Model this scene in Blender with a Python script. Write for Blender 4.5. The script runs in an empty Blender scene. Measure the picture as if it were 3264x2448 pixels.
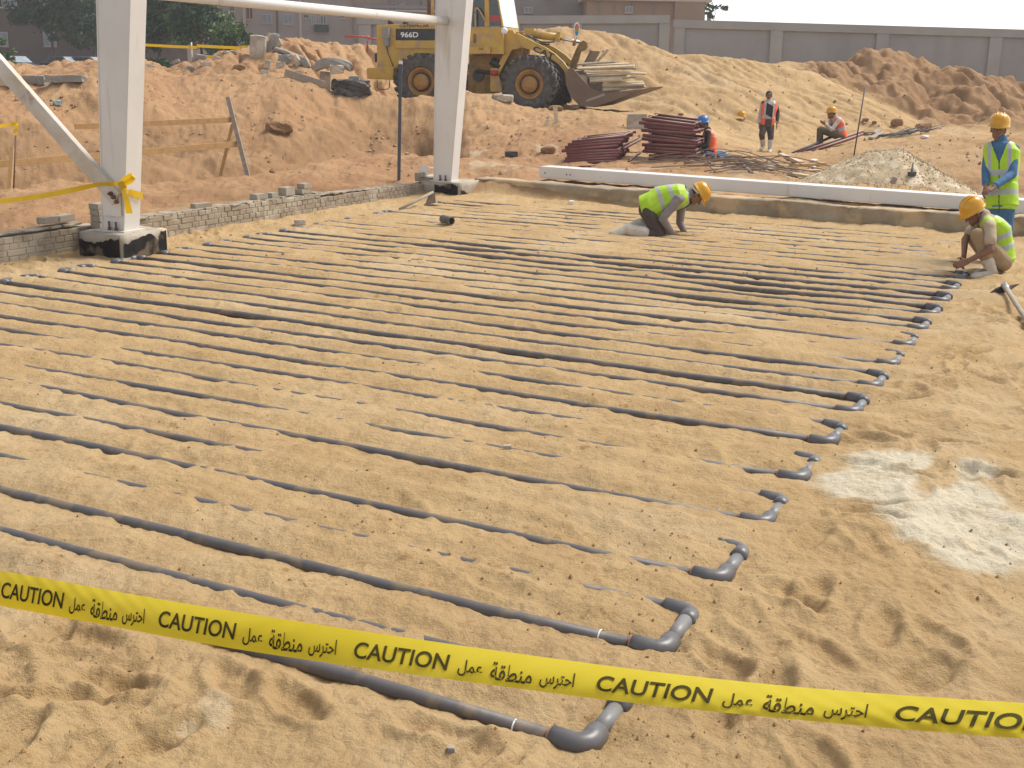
import bpy, bmesh, math, random
import numpy as np
from mathutils import Vector, Matrix, Quaternion

# ------------------------------------------------------------------ camera, sky, sun, exposure
SC = bpy.context.scene
COL = SC.collection
F, PITCH, ROLL, YAW, HCAM = 3753.47, 0.262673, 0.0184943, 0.4615507, 2.1
FW = np.array([0, math.cos(PITCH), -math.sin(PITCH)])
_r = np.array([1.0, 0, 0]); _u = np.cross(_r, FW)
RT = math.cos(ROLL)*_r + math.sin(ROLL)*_u
UP = -math.sin(ROLL)*_r + math.cos(ROLL)*_u
CAMP = np.array([0, 0, HCAM])
cd = bpy.data.cameras.new('camera'); cam = bpy.data.objects.new('camera', cd); COL.objects.link(cam)
cd.sensor_fit = 'HORIZONTAL'; cd.sensor_width = 36.0; cd.lens = 36.0*F/3264.0
cd.clip_start = 0.05; cd.clip_end = 6000
cam.matrix_world = Matrix(((RT[0], UP[0], -FW[0], 0), (RT[1], UP[1], -FW[1], 0), (RT[2], UP[2], -FW[2], HCAM), (0, 0, 0, 1)))
SC.camera = cam
SUN_EL, SUN_AZ = math.radians(54), math.radians(62)   # azimuth from +Y (ahead) towards +X
wd = bpy.data.worlds.new('World'); SC.world = wd; wd.use_nodes = True
wn = wd.node_tree.nodes; wl = wd.node_tree.links
sky = wn.new('ShaderNodeTexSky'); sky.sky_type = 'NISHITA'; sky.sun_disc = False
sky.sun_elevation = SUN_EL; sky.sun_rotation = SUN_AZ
sky.air_density = 1.0; sky.dust_density = 0.6; sky.ozone_density = 1.0
hsv = wn.new('ShaderNodeHueSaturation'); hsv.inputs['Saturation'].default_value = .38; wl.new(sky.outputs[0], hsv.inputs['Color']); wl.new(hsv.outputs[0], wn['Background'].inputs[0]); wn['Background'].inputs[1].default_value = 0.09
sd = bpy.data.lights.new('sun', 'SUN'); sd.energy = 2.1; sd.angle = math.radians(24); sd.color = (1, .94, .85)
sun = bpy.data.objects.new('sun', sd); COL.objects.link(sun)
sdir = Vector((math.sin(SUN_AZ)*math.cos(SUN_EL), math.cos(SUN_AZ)*math.cos(SUN_EL), math.sin(SUN_EL)))
sun.rotation_euler = (-sdir).to_track_quat('-Z', 'Y').to_euler(); sun.location = (0, 0, 30)
SC.view_settings.view_transform = 'Standard'; SC.view_settings.look = 'None'
SC.view_settings.exposure = 1.17; SC.view_settings.gamma = 1.0
SC.cycles.max_bounces = 6; SC.cycles.use_denoising = True

# ------------------------------------------------------------------ helpers
rng = random.Random(7); npr = np.random.RandomState(11)
def ray(x, y): return FW + RT*(x-1632)/F - UP*(y-1224)/F
def at(x, y, Z): return Vector(CAMP + ray(x, y)*Z)          # a point at photo pixel (3264 wide) and depth Z metres
def gnd(x, y, z=0.0):
    d = ray(x, y); return Vector(CAMP + d*(z-HCAM)/d[2])
A = np.array([math.cos(YAW), -math.sin(YAW), 0]); B = np.array([math.sin(YAW), math.cos(YAW), 0])
O = np.array([.126944658*HCAM, 1.59977900*HCAM, 0.0]) - B*.022
PIT = .172892462*HCAM; LW = 3.89073*HCAM
AV, BV = Vector(A), Vector(B)
def AB(a, b, z=0.0): return Vector(O + A*a + B*b) + Vector((0, 0, z))

def srgb(r, g, b):
    f = lambda c: (c/255/12.92 if c/255 <= .04045 else ((c/255+.055)/1.055)**2.4)
    return (f(r), f(g), f(b), 1)
def mat(name, col, rough=.8, metal=0.0, col2=None, scale=6.0, bump=0.0, bscale=None, detail=6, contrast=(.35, .65), spec=.5, trans=0.0, coords='Object', col3=None, scale3=1.0, r3=(.52, .6), st3=None):
    m = bpy.data.materials.new(name); m.use_nodes = True
    nt = m.node_tree; N = nt.nodes; L = nt.links; p = N['Principled BSDF']
    c = tuple(col) if len(col) == 4 else tuple(col)+(1,)
    p.inputs['Base Color'].default_value = c; p.inputs['Roughness'].default_value = rough
    p.inputs['Metallic'].default_value = metal
    p.inputs['Specular IOR Level'].default_value = spec
    tc = N.new('ShaderNodeTexCoord'); last = None
    if col2 is not None:
        n = N.new('ShaderNodeTexNoise'); n.inputs['Scale'].default_value = scale; n.inputs['Detail'].default_value = detail; n.inputs['Roughness'].default_value = .65
        L.new(tc.outputs[coords], n.inputs['Vector'])
        r = N.new('ShaderNodeMapRange'); r.inputs[1].default_value = contrast[0]; r.inputs[2].default_value = contrast[1]
        L.new(n.outputs['Fac'], r.inputs[0])
        mx = N.new('ShaderNodeMix'); mx.data_type = 'RGBA'
        mx.inputs[6].default_value = c; mx.inputs[7].default_value = tuple(col2) if len(col2) == 4 else tuple(col2)+(1,)
        L.new(r.outputs[0], mx.inputs[0]); last = mx.outputs[2]
        if col3 is not None:
            n3 = N.new('ShaderNodeTexNoise'); n3.inputs['Scale'].default_value = scale3; n3.inputs['Detail'].default_value = 5
            L.new(tc.outputs[coords], n3.inputs['Vector'])
            if st3:
                mp = N.new('ShaderNodeMapping'); mp.inputs['Scale'].default_value = st3; L.new(tc.outputs[coords], mp.inputs['Vector']); L.new(mp.outputs[0], n3.inputs['Vector'])
            rr = N.new('ShaderNodeMapRange'); rr.inputs[1].default_value = r3[0]; rr.inputs[2].default_value = r3[1]
            L.new(n3.outputs['Fac'], rr.inputs[0])
            m3 = N.new('ShaderNodeMix'); m3.data_type = 'RGBA'; m3.inputs[7].default_value = tuple(col3) if len(col3) == 4 else tuple(col3)+(1,)
            L.new(rr.outputs[0], m3.inputs[0]); L.new(last, m3.inputs[6]); last = m3.outputs[2]
        L.new(last, p.inputs['Base Color'])
    if bump:
        nb = N.new('ShaderNodeTexNoise'); nb.inputs['Scale'].default_value = bscale or scale*3; nb.inputs['Detail'].default_value = 8
        L.new(tc.outputs[coords], nb.inputs['Vector'])
        b = N.new('ShaderNodeBump'); b.inputs['Strength'].default_value = bump; b.inputs['Distance'].default_value = .02
        L.new(nb.outputs['Fac'], b.inputs['Height']); L.new(b.outputs[0], p.inputs['Normal'])
    if trans: p.inputs['Transmission Weight'].default_value = trans
    return m

def tag(o, label=None, cat=None, group=None, kind=None):
    if label: o['label'] = label
    if cat: o['category'] = cat
    if group: o['group'] = group
    if kind: o['kind'] = kind
    return o
def empty(name, loc, rz=0.0, label=None, cat=None, group=None):
    o = bpy.data.objects.new(name, None); COL.objects.link(o); o.empty_display_size = .2
    o.location = loc; o.rotation_euler = (0, 0, rz); return tag(o, label, cat, group)
def mesh_obj(name, me, m, parent=None, world=False):
    o = bpy.data.objects.new(name, me); COL.objects.link(o)
    ms = m if isinstance(m, (list, tuple)) else [m]
    if not me.materials:
        for k in ms: me.materials.append(k)
    if parent is not None:
        o.parent = parent
        if world: o.matrix_parent_inverse = (Matrix.Translation(parent.location) @ parent.rotation_euler.to_matrix().to_4x4()).inverted()
    return o
def fin(name, bm, m, parent=None, smooth=False, world=False, bevel=0.0):
    if bevel:
        bmesh.ops.bevel(bm, geom=[e for e in bm.edges if len(e.link_faces) == 2 and e.calc_face_angle(0) > .6], offset=bevel, segments=2, affect='EDGES', profile=.6)
    bm.normal_update()
    me = bpy.data.meshes.new(name); bm.to_mesh(me); bm.free()
    if smooth: me.polygons.foreach_set('use_smooth', [True]*len(me.polygons))
    return mesh_obj(name, me, m, parent, world)
def copy_tree(o, parent=None):
    c = o.copy(); COL.objects.link(c)
    if parent is not None: c.parent = parent
    for ch in list(o.children): copy_tree(ch, c)
    return c
def bx(bm, c, s, rot=None, mi=0, taper=None):
    """box centred at c with full sizes s; rot a 3x3/4x4 matrix"""
    M = Matrix.Translation(Vector(c)) @ (rot.to_4x4() if rot is not None else Matrix())
    vs = []
    for z in (-.5, .5):
        k = 1 if (taper is None or z < 0) else taper
        for x, y in ((-.5, -.5), (.5, -.5), (.5, .5), (-.5, .5)):
            vs.append(bm.verts.new(M @ Vector((x*s[0]*k, y*s[1]*k, z*s[2]))))
    fs = []
    for f in ((3, 2, 1, 0), (4, 5, 6, 7), (0, 1, 5, 4), (1, 2, 6, 5), (2, 3, 7, 6), (3, 0, 4, 7)):
        fc = bm.faces.new([vs[i] for i in f]); fc.material_index = mi; fs.append(fc)
    return vs
def frame_z(d):
    d = Vector(d).normalized(); return d.to_track_quat('Z', 'Y').to_matrix()
def tube(bm, p0, p1, r0, r1=None, n=12, caps=True, mi=0, hollow=0.0):
    p0, p1 = Vector(p0), Vector(p1); r1 = r0 if r1 is None else r1
    R = frame_z(p1-p0); rings = []
    for p, r in ((p0, r0), (p1, r1)):
        rings.append([bm.verts.new(p + R @ Vector((math.cos(2*math.pi*i/n)*r, math.sin(2*math.pi*i/n)*r, 0))) for i in range(n)])
    for i in range(n):
        j = (i+1) % n; f = bm.faces.new((rings[0][i], rings[0][j], rings[1][j], rings[1][i])); f.smooth = True; f.material_index = mi
    if hollow:
        inn = []
        for p, r, sgn in ((p0, r0, 1), (p1, r1, -1)):
            q = p + (p1-p0).normalized()*sgn*min(.12, (p1-p0).length*.3)
            a = [bm.verts.new(p + R @ Vector((math.cos(2*math.pi*i/n)*r*hollow, math.sin(2*math.pi*i/n)*r*hollow, 0))) for i in range(n)]
            b = [bm.verts.new(q + R @ Vector((math.cos(2*math.pi*i/n)*r*hollow, math.sin(2*math.pi*i/n)*r*hollow, 0))) for i in range(n)]
            inn.append((a, b))
        for k, (a, b) in enumerate(inn):
            for i in range(n):
                j = (i+1) % n; o_ = rings[k]
                for q in ((o_[i], o_[j], a[j], a[i]), (a[i], a[j], b[j], b[i])):
                    f = bm.faces.new(q if k else q[::-1]); f.material_index = mi
            f = bm.faces.new(b if k else b[::-1]); f.material_index = mi
    elif caps:
        bm.faces.new(rings[0][::-1]).material_index = mi; bm.faces.new(rings[1]).material_index = mi
    return rings
def path_tube(bm, pts, r, n=10, caps=True, mi=0):
    pts = [Vector(p) for p in pts]; rings = []; rr = r if isinstance(r, (list, tuple)) else [r]*len(pts)
    up = Vector((0, 0, 1))
    for k, p in enumerate(pts):
        d = (pts[min(k+1, len(pts)-1)] - pts[max(k-1, 0)]).normalized()
        s = d.cross(up)
        if s.length < .05: s = d.cross(Vector((0, 1, 0)))
        s.normalize(); w = s.cross(d)
        rings.append([bm.verts.new(p + (s*math.cos(2*math.pi*i/n) + w*math.sin(2*math.pi*i/n))*rr[k]) for i in range(n)])
    for k in range(len(pts)-1):
        for i in range(n):
            j = (i+1) % n; f = bm.faces.new((rings[k][i], rings[k][j], rings[k+1][j], rings[k+1][i])); f.smooth = True; f.material_index = mi
    if caps:
        bm.faces.new(rings[0][::-1]).material_index = mi; bm.faces.new(rings[-1]).material_index = mi
    return rings
def prism(bm, pts, y0, y1, mi=0, M=None):
    """extrude a polygon given as (x, z) points from y0 to y1"""
    M = M or Matrix()
    a = [bm.verts.new(M @ Vector((x, y0, z))) for x, z in pts]; b = [bm.verts.new(M @ Vector((x, y1, z))) for x, z in pts]
    n = len(pts)
    for i in range(n):
        j = (i+1) % n; bm.faces.new((a[i], a[j], b[j], b[i])).material_index = mi
    bm.faces.new(a[::-1]).material_index = mi; bm.faces.new(b).material_index = mi
    bmesh.ops.recalc_face_normals(bm, faces=bm.faces[:])
def lathe(bm, prof, c=(0, 0, 0), axis='Y', n=32, mi=0, closed=False, M=None):
    rings = []
    for r, h in prof:
        ring = []
        for i in range(n):
            t = 2*math.pi*i/n
            if axis == 'Y': v = Vector((math.cos(t)*r, h, math.sin(t)*r))
            else: v = Vector((math.cos(t)*r, math.sin(t)*r, h))
            v += Vector(c); ring.append(bm.verts.new(M @ v if M else v))
        rings.append(ring)
    for k in range(len(prof)-1):
        for i in range(n):
            j = (i+1) % n; f = bm.faces.new((rings[k][i], rings[k][j], rings[k+1][j], rings[k+1][i])); f.smooth = True; f.material_index = mi
    if not closed:
        bm.faces.new(rings[0][::-1]).material_index = mi; bm.faces.new(rings[-1]).material_index = mi
    bmesh.ops.recalc_face_normals(bm, faces=bm.faces[:])

# ---- numpy gradient noise
_perm = np.random.RandomState(3).permutation(256).astype(np.int32); _perm = np.concatenate([_perm, _perm])
_ga = np.random.RandomState(4).rand(256)*2*np.pi; _gx, _gy = np.cos(_ga), np.sin(_ga)
def noise2(x, y):
    xi = np.floor(x).astype(np.int32); yi = np.floor(y).astype(np.int32); xf = x-xi; yf = y-yi
    u = xf*xf*xf*(xf*(xf*6-15)+10); v = yf*yf*yf*(yf*(yf*6-15)+10); xi &= 255; yi &= 255
    def g(ix, iy, dx, dy):
        h = _perm[_perm[ix & 255] + (iy & 255)]; return _gx[h]*dx + _gy[h]*dy
    a = g(xi, yi, xf, yf); b = g(xi+1, yi, xf-1, yf); c = g(xi, yi+1, xf, yf-1); d = g(xi+1, yi+1, xf-1, yf-1)
    return ((a+(b-a)*u) + ((c+(d-c)*u)-(a+(b-a)*u))*v)*1.5
def fbm(x, y, lam, octv=4, gain=.5):
    s = np.zeros_like(x); amp = 1.0; f = 1.0/lam
    for k in range(octv):
        s += amp*noise2(x*f+17.3*k, y*f-9.1*k); amp *= gain; f *= 2.03
    return s
def sstep(a, b, x): t = np.clip((x-a)/(b-a), 0, 1); return t*t*(3-2*t)
# ------------------------------------------------------------------ ground sheet
# profile lines across the site: each is a polyline of (column t = X/Y, distance Y, height z); columns are interpolated between them
def py(x, y, Z): p = at(x, y, Z); return (p.x/p.y, p.y, p.z)
def pz(x, z, Y): d = ray(x, 215); return (d[0]/d[1], Y, z)
def pg(x, y, z): p = gnd(x, y, z); return (p.x/p.y, p.y, p.z)
def pw(a, b, z): p = AB(a, b); return (p.x/p.y, p.y, z)
WALL_A = -8.95; KERB_B = 14.35
XS = [-2600, -600]
L_K1 = [pz(-2600, 0, 6.5), pw(WALL_A, 2, 0), pw(WALL_A, 5, 0), pw(WALL_A, 10, 0), pw(WALL_A, 13, .02), pw(WALL_A+.05, 14.3, .04), pw(-8.2, KERB_B, .05), pw(-5, KERB_B, .0), pw(0, KERB_B, .0), pw(4, KERB_B, .02), pz(5900, .0, 9.5)]
def after(line, dY, dz): return [(t, Y+dY, z+dz) for t, Y, z in line]
L_K2 = [(t, Y+.3, .12 if t < pw(WALL_A, 14, 0)[0]-.005 else .25) for t, Y, z in L_K1]
E1L = [pz(-2600, .1, 12), pg(-600, 640, .12), pg(0, 603, .12), pg(222, 582, .12), pg(460, 580, .14), pg(704, 565, .15), pg(820, 558, .15), pg(981, 529, .17), pg(1143, 500, .2), pg(1330, 482, .2)]
E1R = [pz(1480, .25, 24.8), pz(1650, .26, 23.6), pz(1900, .28, 23), pz(2400, .25, 22.4), pz(2800, .2, 21.5), pz(3264, .15, 19.8), pz(5900, .1, 13)]
L_K3 = E1L+E1R
def trench(dY, zl, zr): return [(t, Y+dY, zl) for t, Y, z in E1L[:-1]] + [(E1L[-1][0], E1L[-1][1]+dY, (zl+zr)*.5)] + [(t, Y+dY, zr) for t, Y, z in E1R[:4]] + [pz(2800, .05, 22.6+dY*.4), pz(2900, -.25, 22.4+dY*.4), pz(3264, -.3, 21+dY*.4), pz(5900, -.2, 14+dY*.4)]
L_K4 = trench(1.0, -1.1, .26)
L_K5 = trench(2.6, -1.0, .3)
L_K7 = [pz(-2600, 1.5, 24), py(-600, 280, 27), py(0, 264, 28.5), py(150, 261, 28.5), py(300, 240, 29), py(460, 227, 30), py(560, 240, 31), py(700, 252, 31), py(881, 251, 31), py(1018, 286, 31), py(1116, 304, 31.2), py(1250, 310, 31.5), py(1384, 308, 31.5), py(1488, 303, 31), py(1597, 324, 31), py(1660, 341, 31), py(1746, 345, 31), py(1896, 349, 31), py(2045, 354, 31.5), py(2130, 376, 31.5), py(2250, 412, 31.5), py(2330, 452, 31.3), py(2430, 480, 31), py(2620, 470, 31), py(2724, 452, 29.5), py(2908, 457, 28), py(3142, 469, 26.5), py(3264, 452, 26.5), pz(5900, .5, 20)]
def interp(line, t):
    a = np.array(sorted(line)); return np.interp(t, a[:, 0], a[:, 1]), np.interp(t, a[:, 0], a[:, 2])
_t5 = [p for p in L_K7]
L_K6 = []; L_K6b = []
for (t, Y, z) in L_K7:
    y5, z5 = interp(L_K5, t); L_K6.append((t, .55*y5+.45*Y, .5*float(z5)+.5*z)); L_K6b.append((t, .25*float(y5)+.75*Y, .22*float(z5)+.78*z))
tb = pz(330, 0, 1)[0]
L_K6 = [p for p in L_K6 if p[0] > tb+.01] + [py(-600, 390, 24.5), py(0, 373, 25), py(120, 370, 25), py(210, 372, 25), py(300, 392, 25)]
L_K6b = [p for p in L_K6b if p[0] > tb+.01] + [py(-600, 372, 26.3), py(0, 352, 26.6), py(120, 352, 26.6), py(210, 366, 26.6), py(300, 372, 26.8)]
L_K8 = [(t, Y+1.8, min(z-.02, .86) if pz(1080, 0, 1)[0] < t < pz(2150, 0, 1)[0] else z+.02) for t, Y, z in L_K7]
L_K9 = [pz(-2600, 1.5, 32), pz(0, 1.62, 33.5), pz(460, 1.85, 33.5), pz(560, 1.6, 34), pz(700, 1.65, 34), pz(900, 1.7, 34), pz(1020, 1.4, 34.5), pz(1120, .95, 38), pz(1300, .88, 39), pz(2000, .9, 39), pz(2180, .7, 36.5), pz(2300, .45, 35.2), pz(2430, .3, 34.6), pz(2620, .3, 34.6), pz(2760, .42, 34), pz(2950, .45, 34), pz(3264, .5, 33), pz(5900, .8, 28)]
L_K10 = [pz(-2600, 1.9, 38), py(-600, 207, 40), py(0, 204, 40), py(126, 201, 40), py(311, 198, 40), py(420, 190, 39), py(480, 190, 39), py(537, 206, 38), py(593, 194, 38), py(704, 165, 38), py(798, 152, 38.5), py(877, 119, 39.5), py(946, 115, 40), py(1025, 127, 41), py(1098, 132, 42), py(1195, 137, 43), py(1400, 140, 43.5), py(1600, 115, 44), py(1707, 86, 44), py(1846, 85, 44), py(1945, 105, 44), py(2045, 130, 43), py(2144, 164, 42), py(2231, 163, 42), py(2310, 178, 41.5), py(2463, 203, 41), py(2573, 226, 40.5), py(2758, 297, 39), py(2889, 379, 37.5), py(2950, 425, 36.5), py(3264, 440, 35.5), pz(5900, .8, 32)]
L_K11 = [(t, Y+1.3, z-.25 if t < pz(2850, 0, 1)[0] else z+.1) for t, Y, z in L_K10]
L_K12 = [pz(-2600, 1.0, 47), pz(1400, 1.1, 46.5), pz(2050, 1.3, 46.5), py(2300, 185, 46), py(2463, 203, 45.5), py(2550, 187, 45), py(2626, 180, 45), py(2700, 165, 45), py(2747, 153, 45), py(2790, 141, 45), py(2831, 139, 45), py(2880, 160, 45), py(2968, 200, 44.5), py(3040, 197, 44.5), py(3100, 204, 44), py(3150, 228, 44), py(3264, 263, 43.5), py(3900, 400, 43), pz(5900, .8, 42)]
L_K11 += []
L_K13 = [(t, Y+1.6, max(.6, min(z-.5, 1.3))) for t, Y, z in L_K12]
L_K14 = [pz(-2600, .95, 60), pz(5900, 1.0, 60)]
L_K15 = [pz(-2600, .9, 2600), pz(5900, 1.0, 2600)]
LINES = [L_K1, L_K2, L_K3, L_K4, L_K5, L_K6, L_K6b, L_K7, L_K8, L_K9, L_K10, L_K11, L_K12, L_K13, L_K14, L_K15]
tc0 = pz(-160, 0, 1)[0]; tc1 = pz(3424, 0, 1)[0]; te0 = pz(-2600, 0, 1)[0]; te1 = pz(5900, 0, 1)[0]
T = np.concatenate([np.linspace(te0, tc0, 130)[:-1], np.linspace(tc0, tc1, 1120), np.linspace(tc1, te1, 130)[1:]])
ys = [2.1]
while ys[-1] < 50: ys.append(ys[-1] + min(max(ys[-1]**2/(1177*HCAM)*.95, .004), .085))
while ys[-1] < 2600: ys.append(ys[-1]*1.06)
YS = np.array(ys)
KY = np.array([interp(l, T)[0] for l in LINES]); KZ = np.array([interp(l, T)[1] for l in LINES])
for k in range(1, len(LINES)): KY[k] = np.maximum(KY[k], KY[k-1]+.02)
NC, NR = len(T), len(YS)
Zg = np.zeros((NR, NC), np.float64)
for c in range(NC):
    Zg[:, c] = np.interp(YS, np.concatenate([[0.0, KY[0, c]-.8], KY[:, c]]), np.concatenate([[0.0, 0.0], KZ[:, c]]))
TT, YY = np.meshgrid(T, YS); XX = TT*YY
# soften the knots behind the wall line
K1Y = KY[0][None, :]
beh = sstep(.0, .5, YY-K1Y-.35)
def blur_rows(z, n):
    k = np.hanning(2*n+3)[1:-1]; k /= k.sum(); zp = np.pad(z, ((n, n), (0, 0)), mode='edge'); out = np.zeros_like(z)
    for i in range(2*n+1): out += k[i]*zp[i:i+z.shape[0]]
    return out
def blur_cols(z, n):
    k = np.hanning(2*n+3)[1:-1]; k /= k.sum(); zp = np.pad(z, ((0, 0), (n, n)), mode='edge'); out = np.zeros_like(z)
    for i in range(2*n+1): out += k[i]*zp[:, i:i+z.shape[1]]
    return out
Zs = blur_cols(blur_rows(Zg, 5), 6)
Zg = Zg*(1-beh)+Zs*beh
# --- noise of the loose earth behind
far = sstep(60, 75, YY)
slope_w = beh*(1-far)
warp = fbm(XX, YY, 3.0, 2)
e = .17*fbm(XX+warp*.3, YY, 2.6, 3) + .07*fbm(XX, YY, .8, 4, .55) - .05*np.abs(fbm(XX+.1*warp, YY, .5, 3)) + .05*np.clip(fbm(XX, YY, .3, 2), .1, 1)
ledge = 1-sstep(0, 1.0, YY-KY[2][None, :])                    # strip right behind the wall: less rough
Zg += e*slope_w*(1-.3*ledge)*(1-.45*sstep(pz(1700, 0, 1)[0], pz(2000, 0, 1)[0], TT))
# rills on the rubble hill and the brown heap
hillw = sstep(0, 1.5, YY-KY[9][None, :])*(1-sstep(-.3, .6, YY-KY[10][None, :]))
rx = np.where((TT > pz(760, 0, 1)[0]) & (TT < pz(1230, 0, 1)[0]), 1.0, .35)
rill = np.abs(noise2((XX+.45*YY)/.75, (YY-.3*XX)/5.0)); Zg -= .42*(np.clip(.32-rill, 0, 1)*2)*hillw*rx
brown = sstep(-.1, 1.2, YY-KY[11][None, :])*(1-sstep(0, .8, YY-KY[13][None, :]))*sstep(pz(2480, 0, 1)[0], pz(2640, 0, 1)[0], TT)
rill2 = np.abs(fbm((XX+.25*YY), YY*.35, 1.5, 3)); Zg += (.5*fbm(XX, YY, 2.2, 4, .55) - .45*np.clip(.25-rill2, 0, 1)*2)*brown*.9
# hollow under the terrace at the left
hx = (TT-pz(330, 0, 1)[0])/.035; hy = (YY-27.0)/1.1
Zg -= .8*np.exp(-(hx*hx+hy*hy))
# --- the sand bed
AA = (XX-O[0])*A[0] + (YY-O[1])*A[1]; BB = (XX-O[0])*B[0] + (YY-O[1])*B[1]
VV = BB/PIT; nv = np.round(VV)
infld = sstep(-8.55, -8.2, AA)*(1-sstep(.02, .34, AA))*sstep(-.45, -.1, VV)*(1-sstep(37.5, 38.5, VV))
h1 = npr.rand(200); fv = np.floor(VV); _i0 = np.clip(fv.astype(int)+60, 0, 198); off = h1[_i0]+(h1[_i0+1]-h1[_i0])*sstep(.2, .8, VV-fv)-.5
lvl = .0135 + .006*fbm(AA*.25, BB+.03*fbm(AA, BB, .6, 2), .12, 1)*(1-sstep(4.5, 8, YY)) + .013*fbm(AA*.42, BB*.8, .5, 2) + .010*fbm(AA*.5, BB, .30, 2) + .009*fbm(AA, BB, .13, 2, .6)*(1-.5*sstep(7, 11, YY)) + .004*fbm(AA, BB, .045, 2)*(1-sstep(4, 6, YY)) + .015*off
EXPO = {0: [(-2.9, 0, -.02), (-3.4, -2.9, -.035)], 1: [(-5.5, -1.2, -.004)], 2: [(-6, -.25, -.01)], 13: [(-8.1, -.15, -.017)], 12: [(-7.8, -.2, -.009)], 14: [(-5.5, -3.2, -.004)], 20: [(-2.6, -.1, -.012)], 21: [(-3.2, -.1, -.022)], 22: [(-4, -.1, -.022)], 23: [(-2.2, -.1, -.03)], 24: [(-5, -.1, -.018)], 25: [(-6, -.1, -.022)], 26: [(-6, -.1, -.018)], 27: [(-1.6, -.1, -.012)], 28: [(-1.1, 0, -.01)], 29: [(-1.3, 0, -.01)], 8: [(-1.6, -.2, .004)], 5: [(-2.5, -.02, .03)], 3: [(-3.5, -.6, .02)], 7: [(-2, -.3, .015)], 6: [(-3, -.1, -.004)], 4: [(-5, -1.2, -.006)], 9: [(-1.6, -.3, .02)], 11: [(-1, -.25, .012)], 17: [(-1.2, -.04, .03)], 19: [(-1.0, -.04, .025)], 16: [(-2.0, -.5, .012)], 18: [(-1.5, -.3, .01)], 10: [(-1.2, -.1, -.012)]}
for v, segs in EXPO.items():
    w = 1-sstep(.15, .7, np.abs(VV-v))
    for a0, a1, dz in segs: lvl += dz*w*sstep(a0-.3, a0+.1, AA)*(1-sstep(a1-.05, a1+.25, AA))
lvl += (.02+.016*fbm(AA, BB, .4, 3))*np.sin(np.pi*VV)**2
# the U bends at the right stand clear of the sand
rb = np.exp(-((AA-.03)/.16)**2)*np.clip(np.cos(np.pi*(VV-.5))*0+1, 0, 1)
kk = np.floor(VV/2); ph = VV-2*kk                                 # 0..2 within a bend
bendw = np.exp(-((ph-.35)/.75)**2)*rb*sstep(-.5, -.1, VV)*(1-sstep(29.3, 29.6, VV))
depth_b = np.array([.03, .028, .034, .012, .012, .027, .03, .034, .018, .022, .028, .03, .034, .034, .034, .03])[np.clip(kk.astype(int), 0, 15)]
opn = .022 + .026*fbm(XX, YY, .9, 3) + .024*fbm(XX, YY, .36, 3) + .010*np.abs(fbm(XX, YY, .14, 3)) + .005*fbm(XX, YY, .06, 2)
opn += .05*sstep(.3, 1.5, AA)*0
fpx = npr.rand(1500)*14-8; fpy = npr.rand(1500)*13+2.4
dim = np.zeros_like(Zg); nz = np.searchsorted(YS, 16.5)
Tn = T
for k in range(1500):
    a_ = (fpx[k]-O[0])*A[0]+(fpy[k]-O[1])*A[1]; b_ = (fpx[k]-O[0])*B[0]+(fpy[k]-O[1])*B[1]
    inside = (-8.5 < a_ < .2) and b_ > -.2
    if inside and k % 5: continue
    th = npr.rand()*6.28; lx, ly = .15, .06; dd = (.012+.024*npr.rand())*(.35 if inside else 1)
    r0, r1 = np.searchsorted(YS, fpy[k]-.5), np.searchsorted(YS, fpy[k]+.5)
    c0, c1 = np.searchsorted(T, (fpx[k]-.5)/fpy[k]), np.searchsorted(T, (fpx[k]+.5)/fpy[k])
    if r1 <= r0 or c1 <= c0: continue
    dx = XX[r0:r1, c0:c1]-fpx[k]; dy = YY[r0:r1, c0:c1]-fpy[k]
    u_ = (dx*math.cos(th)+dy*math.sin(th))/lx; v_ = (-dx*math.sin(th)+dy*math.cos(th))/ly
    q = u_*u_+v_*v_; dim[r0:r1, c0:c1] += -dd*np.exp(-q**3) + dd*.45*np.exp(-((np.sqrt(q)-1.45)/.35)**2)
lvl += rb*.0 - bendw*depth_b - .0
gr = np.zeros_like(lvl)
for th_, sx_, cut in ((.5, 3.1, .22), (1.3, 11.7, .28), (-.35, 23.3, .25)):
    mk_ = sstep(cut, cut+.25, fbm(XX+sx_, YY-sx_, 1.5, 2)); uu = XX*math.cos(th_)+YY*math.sin(th_)+.03*fbm(XX, YY, .3, 2); vv_ = -XX*math.sin(th_)+YY*math.cos(th_)
    gr += .0065*mk_*noise2(uu/.055, vv_/.9)*(1-sstep(6.5, 10, YY))
lvl += .0055*sstep(24, 30, VV)*(1-.9*sstep(-4.0, -2.5, AA)*(1-sstep(29.5, 30.5, VV)))
sand = lvl*infld + opn*(1-infld)
sand = sand*(1-bendw*.0) - (1-infld)*bendw*depth_b*1.0
bank = np.exp(-((AA-.55)/.28)**2)*sstep(-2, 0, VV)*(1-sstep(30, 32, VV)); sand += .02*bank*(1+fbm(XX, YY, .4, 2))
front = (1-sstep(-1.6, -.35, VV)); sand += .012*front
fw_ = 1-sstep(-.25, .1, YY-K1Y)
edge_bank = np.exp(-((YY-K1Y)/.35)**2)
Zg += (sand + dim + .02*edge_bank)*fw_
Zg += (.02*fbm(XX, YY, .5, 3)+.01*np.abs(fbm(XX, YY, .15, 2)))*(1-fw_)*(1-far)
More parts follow.
